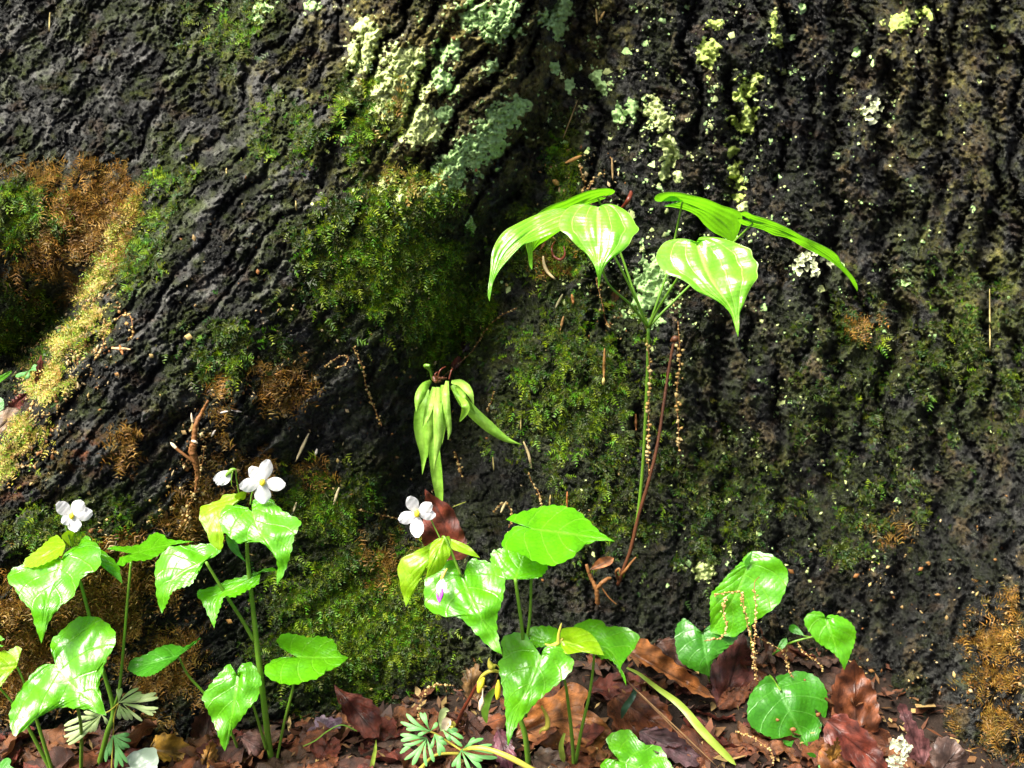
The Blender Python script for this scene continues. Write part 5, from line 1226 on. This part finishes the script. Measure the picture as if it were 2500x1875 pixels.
# ------------------------------------------------------------------ slivers: straws, chips and bud scales stuck on the bark
def sliver(label, a, b, w, col, off=0.004, name='straw', cat='straw', bend=0.0, group=None, y=None):
    n = 9
    t = np.linspace(0, 1, n); d = np.array([b[0] - a[0], b[1] - a[1]], float); ln = np.hypot(*d)
    px = a[0] + d[0] * t - d[1] / ln * bend * np.sin(math.pi * t); py = a[1] + d[1] * t + d[0] / ln * bend * np.sin(math.pi * t)
    yy = np.minimum(sample(TY, px, py), sample(TY, px, py).mean()) - off if y is None else np.full(n, y)
    r = w * (0.25 + 0.75 * np.sin(math.pi * np.clip(t * .9 + .05, 0, 1))) * MPX
    P = W(px, py, yy)
    v, f, tt = tube_arrays(P, r, 6)
    o = build(name, v, [f, tt], M_STRAW, None, col=np.broadcast_to(np.asarray(col, float), (len(v), 3)), origin=P[0])
    return tag(o, label, cat, group)
CREAM, STRW, ORG = (0.66, 0.55, 0.32), (0.50, 0.36, 0.14), (0.36, 0.15, 0.04)
sliver('cream straw sliver on the bark above the open white flower', (722, 1126), (754, 1058), 4, CREAM)
sliver('cream straw sliver standing right of the open white flower', (814, 1232), (828, 1190), 4, CREAM)
sliver('short pale straw tip at the shoulder of the upright violet', (716, 1250), (724, 1226), 3, CREAM)
sliver('white chip on brown moss near the cream straw', (770, 1112), (774, 1096), 3.6, (0.6, 0.56, 0.46), name='bark_chip', cat='chip')
sliver('white tipped orange scale lying on the buttress root', (272, 850), (318, 853), 4, (0.60, 0.40, 0.20), .006)
sliver('orange scale crossing the white tipped one on the root', (292, 842), (300, 866), 4, ORG, .008)
sliver('pale dry blade crossing the bark right of the fern', (1278, 1078), (1298, 1145), 4, (0.46, 0.36, 0.18), .005, bend=-3)
sliver('thin pale blade hanging under the left vine leaf', (1326, 625), (1356, 682), 5, (0.58, 0.46, 0.24), .01, bend=9)
sliver('rusty bark strip below the loop under the vine leaves', (1320, 610), (1332, 590), 4, (0.2, .09, .03), .006)
sliver('orange bud scale on dark bark left of the vine stems', (1396, 718), (1400, 742), 4.5, ORG)
sliver('brown bud scale below the orange one left of the vine', (1368, 806), (1376, 772), 4, (0.32, 0.17, 0.06))
sliver('greyish leaf scrap left of the orange bud scale', (1356, 752), (1374, 718), 4, (0.26, 0.24, 0.12))
sliver('brown spindle with yellow end hanging by the vine stem', (1476, 850), (1474, 928), 4, (0.30, 0.15, 0.04), .008)
sliver('pale yellow bud end below the brown spindle', (1474, 922), (1473, 940), 4.5, (0.55, 0.45, 0.14), .009, name='bud_scale', cat='bud scale')
sliver('russet tuft with pale tip left of the green vine stem', (1552, 1010), (1553, 1050), 4, (0.38, 0.16, 0.05), .01, name='bud_scale', cat='bud scale')
sliver('russet spike above the overlapping violet leaves', (1385, 1200), (1384, 1240), 3, (0.34, 0.12, 0.03), .008)
sliver('tiny straw pin with a knob above the upper glossy leaf', (1342, 1235), (1344, 1208), 3, (0.42, 0.32, 0.1), .008)
sliver('pale straw stub in the curled catkin above the glossy leaf', (1222, 1252), (1236, 1224), 4, (0.62, 0.5, 0.25), .014)
sliver('green yellow stalk bit beside the red upright dead leaf', (1105, 1238), (1138, 1225), 2, (0.3, 0.33, 0.06), .006)
sliver('brown splinter over the crease at the top', (1374, 340), (1410, 245), 2, (0.3, .2, .08), .006)
sliver('brown splinter low in the bark above the centre vine leaf', (1494, 385), (1496, 440), 3, (0.36, 0.24, 0.1), .005)
sliver('golden seed husk at the top of the crease', (1455, 22), (1458, 60), 3, (0.5, .36, .12), .006, name='seed_husk', cat='husk')
sliver('tan twisted husk below the golden one at the crease', (1462, 52), (1476, 28), 3.5, (0.45, .3, .1), .006, name='seed_husk', cat='husk')
sliver('orange and cream twig end above the golden catkins', (1380, 398), (1420, 380), 5, (0.55, 0.28, 0.08), .012, name='twig', cat='twig')
sliver('rust moth-like scrap left of the catkin tangle', (1350, 440), (1366, 452), 8, (0.48, 0.28, 0.07), .008, name='leaf_scrap', cat='scrap')
sliver('dry grass stem leaning across the bark by the litter grass', (1480, 1610), (1720, 1855), 2.2, (0.24, .13, .06), y=-0.11)
sliver('second dry grass stem close below the first in the litter', (1560, 1690), (1760, 1880), 1.8, (0.30, .18, .08), y=-0.13)
for i, (a, b) in enumerate((((262, 70), (120, 62)),)): pass
for lab, a, b in (('hair thin seed stalk on the bark at the upper left', (122, 30), (120, 78)), ('hair thin seed stalk ending in a yellow capsule on the grey bark', (553, 410), (553, 425)),
                  ('hair thin yellow capsule near the moss at centre left', (722, 490), (724, 515)), ('long hair stalk on the dark bark at the far side', (2416, 705), (2417, 860)),
                  ('pale capsule under the fern and left of the dry blade', (1203, 1115), (1206, 1150)), ('yellow capsule above the pale dry blade', (1272, 1020), (1271, 1050))):
    sliver(lab, a, b, 2.2, (0.46, 0.38, 0.14), .004, name='moss_capsule', cat='capsule')

# curled red bits, loop, bark chip, seed, twigs
def rod(name, label, cat, pts, mat, off=0.006, seg=8, group=None, y=None):
    P0 = W(pts[0][0], pts[0][1], y if y is not None else TD(pts[0][0], pts[0][1], off))
    T = thing(name, P0, label, cat, group)
    q = [(a, b, (y if y is not None else float(TD(a, b, off))) - (c[1] if len(c) > 1 else 0), c[0]) for a, b, *c in pts]
    stalk(name + '_body', T, q, mat, seg)
    return T
rod('curled_bark', 'dark red curl of bark beside the centre vine leaf', 'bark curl', [(1512, 512, 2.5), (1526, 500, 5, .004), (1534, 488, 6, .006), (1540, 474, 5.5, .006), (1540, 466, 3, .004)], M_RSTEM)
rod('curled_bark', 'brown loop of bark hanging under the left vine leaves', 'bark curl', [(1356, 588, 1.5), (1347, 605, 2.4, .008), (1352, 625, 3, .01), (1368, 634, 3.6, .01), (1379, 622, 3, .006), (1376, 600, 1.5, .002)], M_RSTEM)
o = leaf('bark_chip', None, (1500, 690), (1500, 748), [(1493, 692), (1492, 720), (1492, 745)], [(1512, 696), (1514, 720), (1513, 742)], float(TD(1502, 720, .012)), 0.1, 0, M_DEAD, teeth=0, rows=20, half=4, col=(0.46, 0.17, 0.04), quilt=0, wave=.004)
tag(o, 'orange square chip of bark hanging behind the vine leaf stalks', 'bark chip')
tw = thing('twig', W(458, 1470, -0.03), 'forked orange twig on the moss left of the dead stalk foot', 'twig')
yv = float(TD(1455, 1435, .016))
stalk('fork', tw, [(1431, 1378, yv, 3), (1436, 1392, yv, 5), (1443, 1411, yv, 5), (1455, 1436, yv - .002, 6), (1458, 1455, yv - .002, 6), (1459, 1472, yv, 6.5), (1460, 1476, yv, 4)], M_TWIG, 9, 36, .13)
stalk('fork', tw, [(1457, 1438, yv - .002, 5), (1467, 1425, yv - .004, 5.5), (1480, 1415, yv - .004, 5), (1490, 1411, yv, 4)], M_TWIG, 9, 24, .13)
stalk('side_twig', tw, [(1466, 1430, yv - .003, 2), (1486, 1458, yv - .004, 2), (1506, 1476, yv - .004, 1.6)], M_TWIG, 5)
o = leaf('winged_seed', None, (1440, 1392), (1499, 1362), [(1448, 1378), (1462, 1364), (1484, 1358)], [(1455, 1390), (1478, 1384), (1494, 1376)], yv - .004, 0.5, 0, M_DEAD, teeth=0, rows=20, half=5, col=(0.46, 0.17, 0.05), quilt=0, wave=.002, fold=-.3)
tag(o, 'orange brown oval winged seed resting on the forked twig', 'seed')
tw2 = thing('twig', W(480, 1190, TD(480, 1190, .006)), 'snapped orange twig with white torn wood on the buttress root', 'twig')
yq = float(TD(478, 1100, .012))
stalk('stick', tw2, [(508, 978, float(TD(508, 978, .008)), 2.5), (492, 1010, yq, 4.5), (480, 1030, yq - .003, 5.5), (474, 1070, yq - .004, 6), (474, 1088, yq - .004, 7)], M_TWIG, 11, 40, .16)
stalk('torn_wood', tw2, [(468, 1076, yq - .006, 2), (475, 1078, yq - .007, 3.4), (482, 1082, yq - .006, 2)], M_WOOD, 7)
stalk('stick', tw2, [(472, 1085, yq - .004, 8), (470, 1105, yq - .004, 9), (478, 1130, yq - .002, 7), (482, 1160, yq, 5), (478, 1195, yq, 2.5)], M_TWIG, 11, 40, .2)
stalk('side_twig', tw2, [(474, 1128, yq - .004, 4), (452, 1112, yq - .006, 3.6), (434, 1098, yq - .006, 3.6), (428, 1092, yq - .006, 3.6)], M_TWIG, 8)
stalk('torn_wood', tw2, [(430, 1094, yq - .006, 3.6), (422, 1086, yq - .006, 4), (416, 1080, yq - .006, 1)], M_WOOD, 8)
stalk('bud', tw2, [(471, 1030, yq - .004, 3), (468, 1018, yq - .005, 2.6), (467, 1008, yq - .005, .6)], M_WOOD, 7)
sliver('white torn bark fleck high beside the snapped twig', (538, 1008), (556, 1004), 3, (0.5, .46, .40), .003, name='bark_chip', cat='chip')
sliver('white torn bark fleck low beside the snapped twig', (516, 1066), (526, 1050), 3, (0.5, .46, .40), .003, name='bark_chip', cat='chip')
sliver('white torn bark fleck farthest from the snapped twig', (566, 1002), (590, 1006), 2.6, (0.46, .42, .37), .003, name='bark_chip', cat='chip')

# ------------------------------------------------------------------ spent yellow flower stalk, red stem, grass
yS = ground_hit(1115, 1775)
Q = thing('spent_flower_stalk', W(1112, 1778, yS), 'arching red stem with shrivelled yellow flowers left of the pointed violet leaf', 'plant')
stalk('stem', Q, [(1110, 1780, yS, 5), (1130, 1735, -0.10, 4.6), (1152, 1695, -0.11, 4.2), (1167, 1668, -0.115, 4)], M_RSTEM)
stalk('arch', Q, [(1167, 1668, -0.115, 4), (1180, 1648, -0.12, 4.5), (1200, 1638, -0.122, 4.5), (1220, 1642, -0.12, 3.5), (1228, 1660, -0.12, 3)], M_YSTEM)
stalk('withered_flower', Q, [(1182, 1655, -0.122, 3), (1174, 1670, -0.126, 8), (1170, 1685, -0.126, 6), (1168, 1692, -0.126, 2)], M_YELLOW)
stalk('withered_flower', Q, [(1179, 1680, -0.127, 1.6), (1178, 1700, -0.128, 2), (1176, 1714, -0.128, 7), (1173, 1728, -0.128, 4), (1172, 1735, -0.128, 2)], M_WOOD)
stalk('withered_flower', Q, [(1226, 1640, -0.125, 1.5), (1212, 1624, -0.126, 2), (1200, 1628, -0.127, 9), (1194, 1612, -0.127, 3), (1196, 1606, -0.127, 1)], M_YSTEM)
stalk('withered_flower', Q, [(1217, 1660, -0.125, 2), (1216, 1680, -0.126, 7), (1215, 1698, -0.126, 6), (1213, 1708, -0.126, 2)], M_YELLOW)
strap('seed_pod', Q, [(1208, 1682, -0.118, 5), (1192, 1705, -0.12, 9), (1184, 1738, -0.12, 9), (1188, 1766, -0.118, 6)], M_STEM)
stalk('withered_flower', Q, [(1322, 1724, -0.16, 2), (1335, 1750, -0.158, 5), (1336, 1774, -0.158, 6), (1322, 1782, -0.158, 4), (1317, 1792, -0.158, 1)], M_YSTEM)
Q2 = thing('yellow_hook', W(1112, 1770, -0.12), 'yellow banded hook shaped dead leaf base above the blue green cut leaves', 'leaf scrap')
strap('outer_band', Q2, [(1080, 1785, -0.130, 5), (1078, 1755, -0.132, 8), (1085, 1735, -0.134, 9), (1097, 1735, -0.134, 6)], M_PALE)
strap('inner_band', Q2, [(1084, 1782, -0.134, 6), (1090, 1765, -0.138, 12), (1100, 1756, -0.14, 10)], M_WOOD)
strap('curled_end', Q2, [(1096, 1776, -0.136, 6), (1104, 1768, -0.138, 8), (1108, 1776, -0.136, 6)], M_YSTEM)
T = thing('grass_blade', W(1794, 1866, ground_hit(1794, 1866)), 'broad yellow green grass blade slanting across the brown litter', 'grass blade')
strap('blade', T, [(1530, 1630, -0.055, 2.5), (1560, 1645, -0.065, 4), (1605, 1680, -0.085, 6), (1662, 1723, -0.105, 8.5), (1721, 1792, -0.125, 10), (1797, 1868, -0.14, 7)], M_GRASS, 36, pointed=.93)
o = strap('grass_blade', None, [(1552, 1680, -0.09, 5), (1545, 1700, -0.10, 7), (1525, 1730, -0.10, 8), (1517, 1755, -0.095, 5)], plain_material('dark_blade', (0.012, 0.04, 0.02), (0.03, 0.07, 0.04), .4, .4))
tag(o, 'short dark green strap curling over the brown leaf right of the violet', 'grass blade')
o = strap('grass_blade', None, [(905, 1885, -0.13, 5), (912, 1850, -0.13, 5), (872, 1808, -0.12, 4), (866, 1806, -0.12, 2)][:2] + [(916, 1830, -0.13, 4), (918, 1806, -0.13, 2)], M_GRASS)
tag(o, 'short green shoot at the bottom edge left of the blue green leaves', 'grass blade')
rod('root_thread', 'thin curved olive root on the litter by the purple leaf', 'root', [(740, 1822, 1.6), (770, 1808, 1.8), (800, 1785, 2), (835, 1770, 2), (872, 1785, 1.6)], M_STEM, y=-0.105, seg=5)
o = strap('shoot', None, [(1378, 1790, -0.145, 3), (1370, 1820, -0.145, 6), (1374, 1850, -0.14, 7), (1378, 1862, -0.135, 4)], M_GRASS); tag(o, 'variegated green sliver beside the twin violet petioles', 'shoot')

# ------------------------------------------------------------------ ruffled foliose lichen rosettes
def rosette(label, c, rx, ry, n, y=None, col=(0.74, 0.80, 0.46)):
    yc = float(TD(c[0], c[1], .004)) if y is None else y
    T = thing('lichen_rosette', W(c[0], c[1], yc), label, 'lichen', 'ruffled lichen rosettes')
    for i in range(n):
        a = RNG.uniform(0, 6.283); r = math.sqrt(RNG.uniform(0, 1))
        px0 = c[0] + rx * r * math.cos(a); py0 = c[1] + ry * r * math.sin(a)
        yb = (float(TD(px0, py0, .001)) if y is None else y + 0.004 * r)
        m = 9; th = np.linspace(0, 2 * math.pi, m, endpoint=False); rad = RNG.uniform(5, 10)
        jag = 1 + 0.35 * np.sin(th * 3 + RNG.uniform(0, 6)) + RNG.uniform(-.15, .15, m)
        rp = np.stack([px0 + rad * jag * np.cos(th), py0 + rad * jag * np.sin(th)], 1)
        yr = yb - 0.0032 + 0.0011 * np.sin(th * 2 + i) - 0.003 * (1 - r)
        V = np.concatenate([W(rp[:, 0], rp[:, 1], yr), W(px0 + (rp[:, 0] - px0) * .5, py0 + (rp[:, 1] - py0) * .5, yb - 0.0027 - 0.003 * (1 - r)), W([px0], [py0], [yb - 0.0018 - 0.003 * (1 - r)])])
        q = np.array([(k, (k + 1) % m, m + (k + 1) % m, m + k) for k in range(m)]); t = np.array([(m + k, m + (k + 1) % m, 2 * m) for k in range(m)])
        cc = np.asarray(col) * RNG.uniform(.7, 1.15)
        build('lobe', V, [q, t], M_LICHEN, T, col=np.broadcast_to(cc, (len(V), 3)))
rosette('bright white green ruffled lichen on the upper bark right of the vine', (2130, 268), 24, 32, 22)
rosette('white ruffled lichen behind the tip of the longest vine leaf', (1985, 645), 46, 32, 30)
rosette('cream ruffled lichen fallen beside the lobed brown leaf at the bottom edge', (2195, 1840), 26, 44, 34, y=-0.19, col=(0.82, 0.84, 0.56))
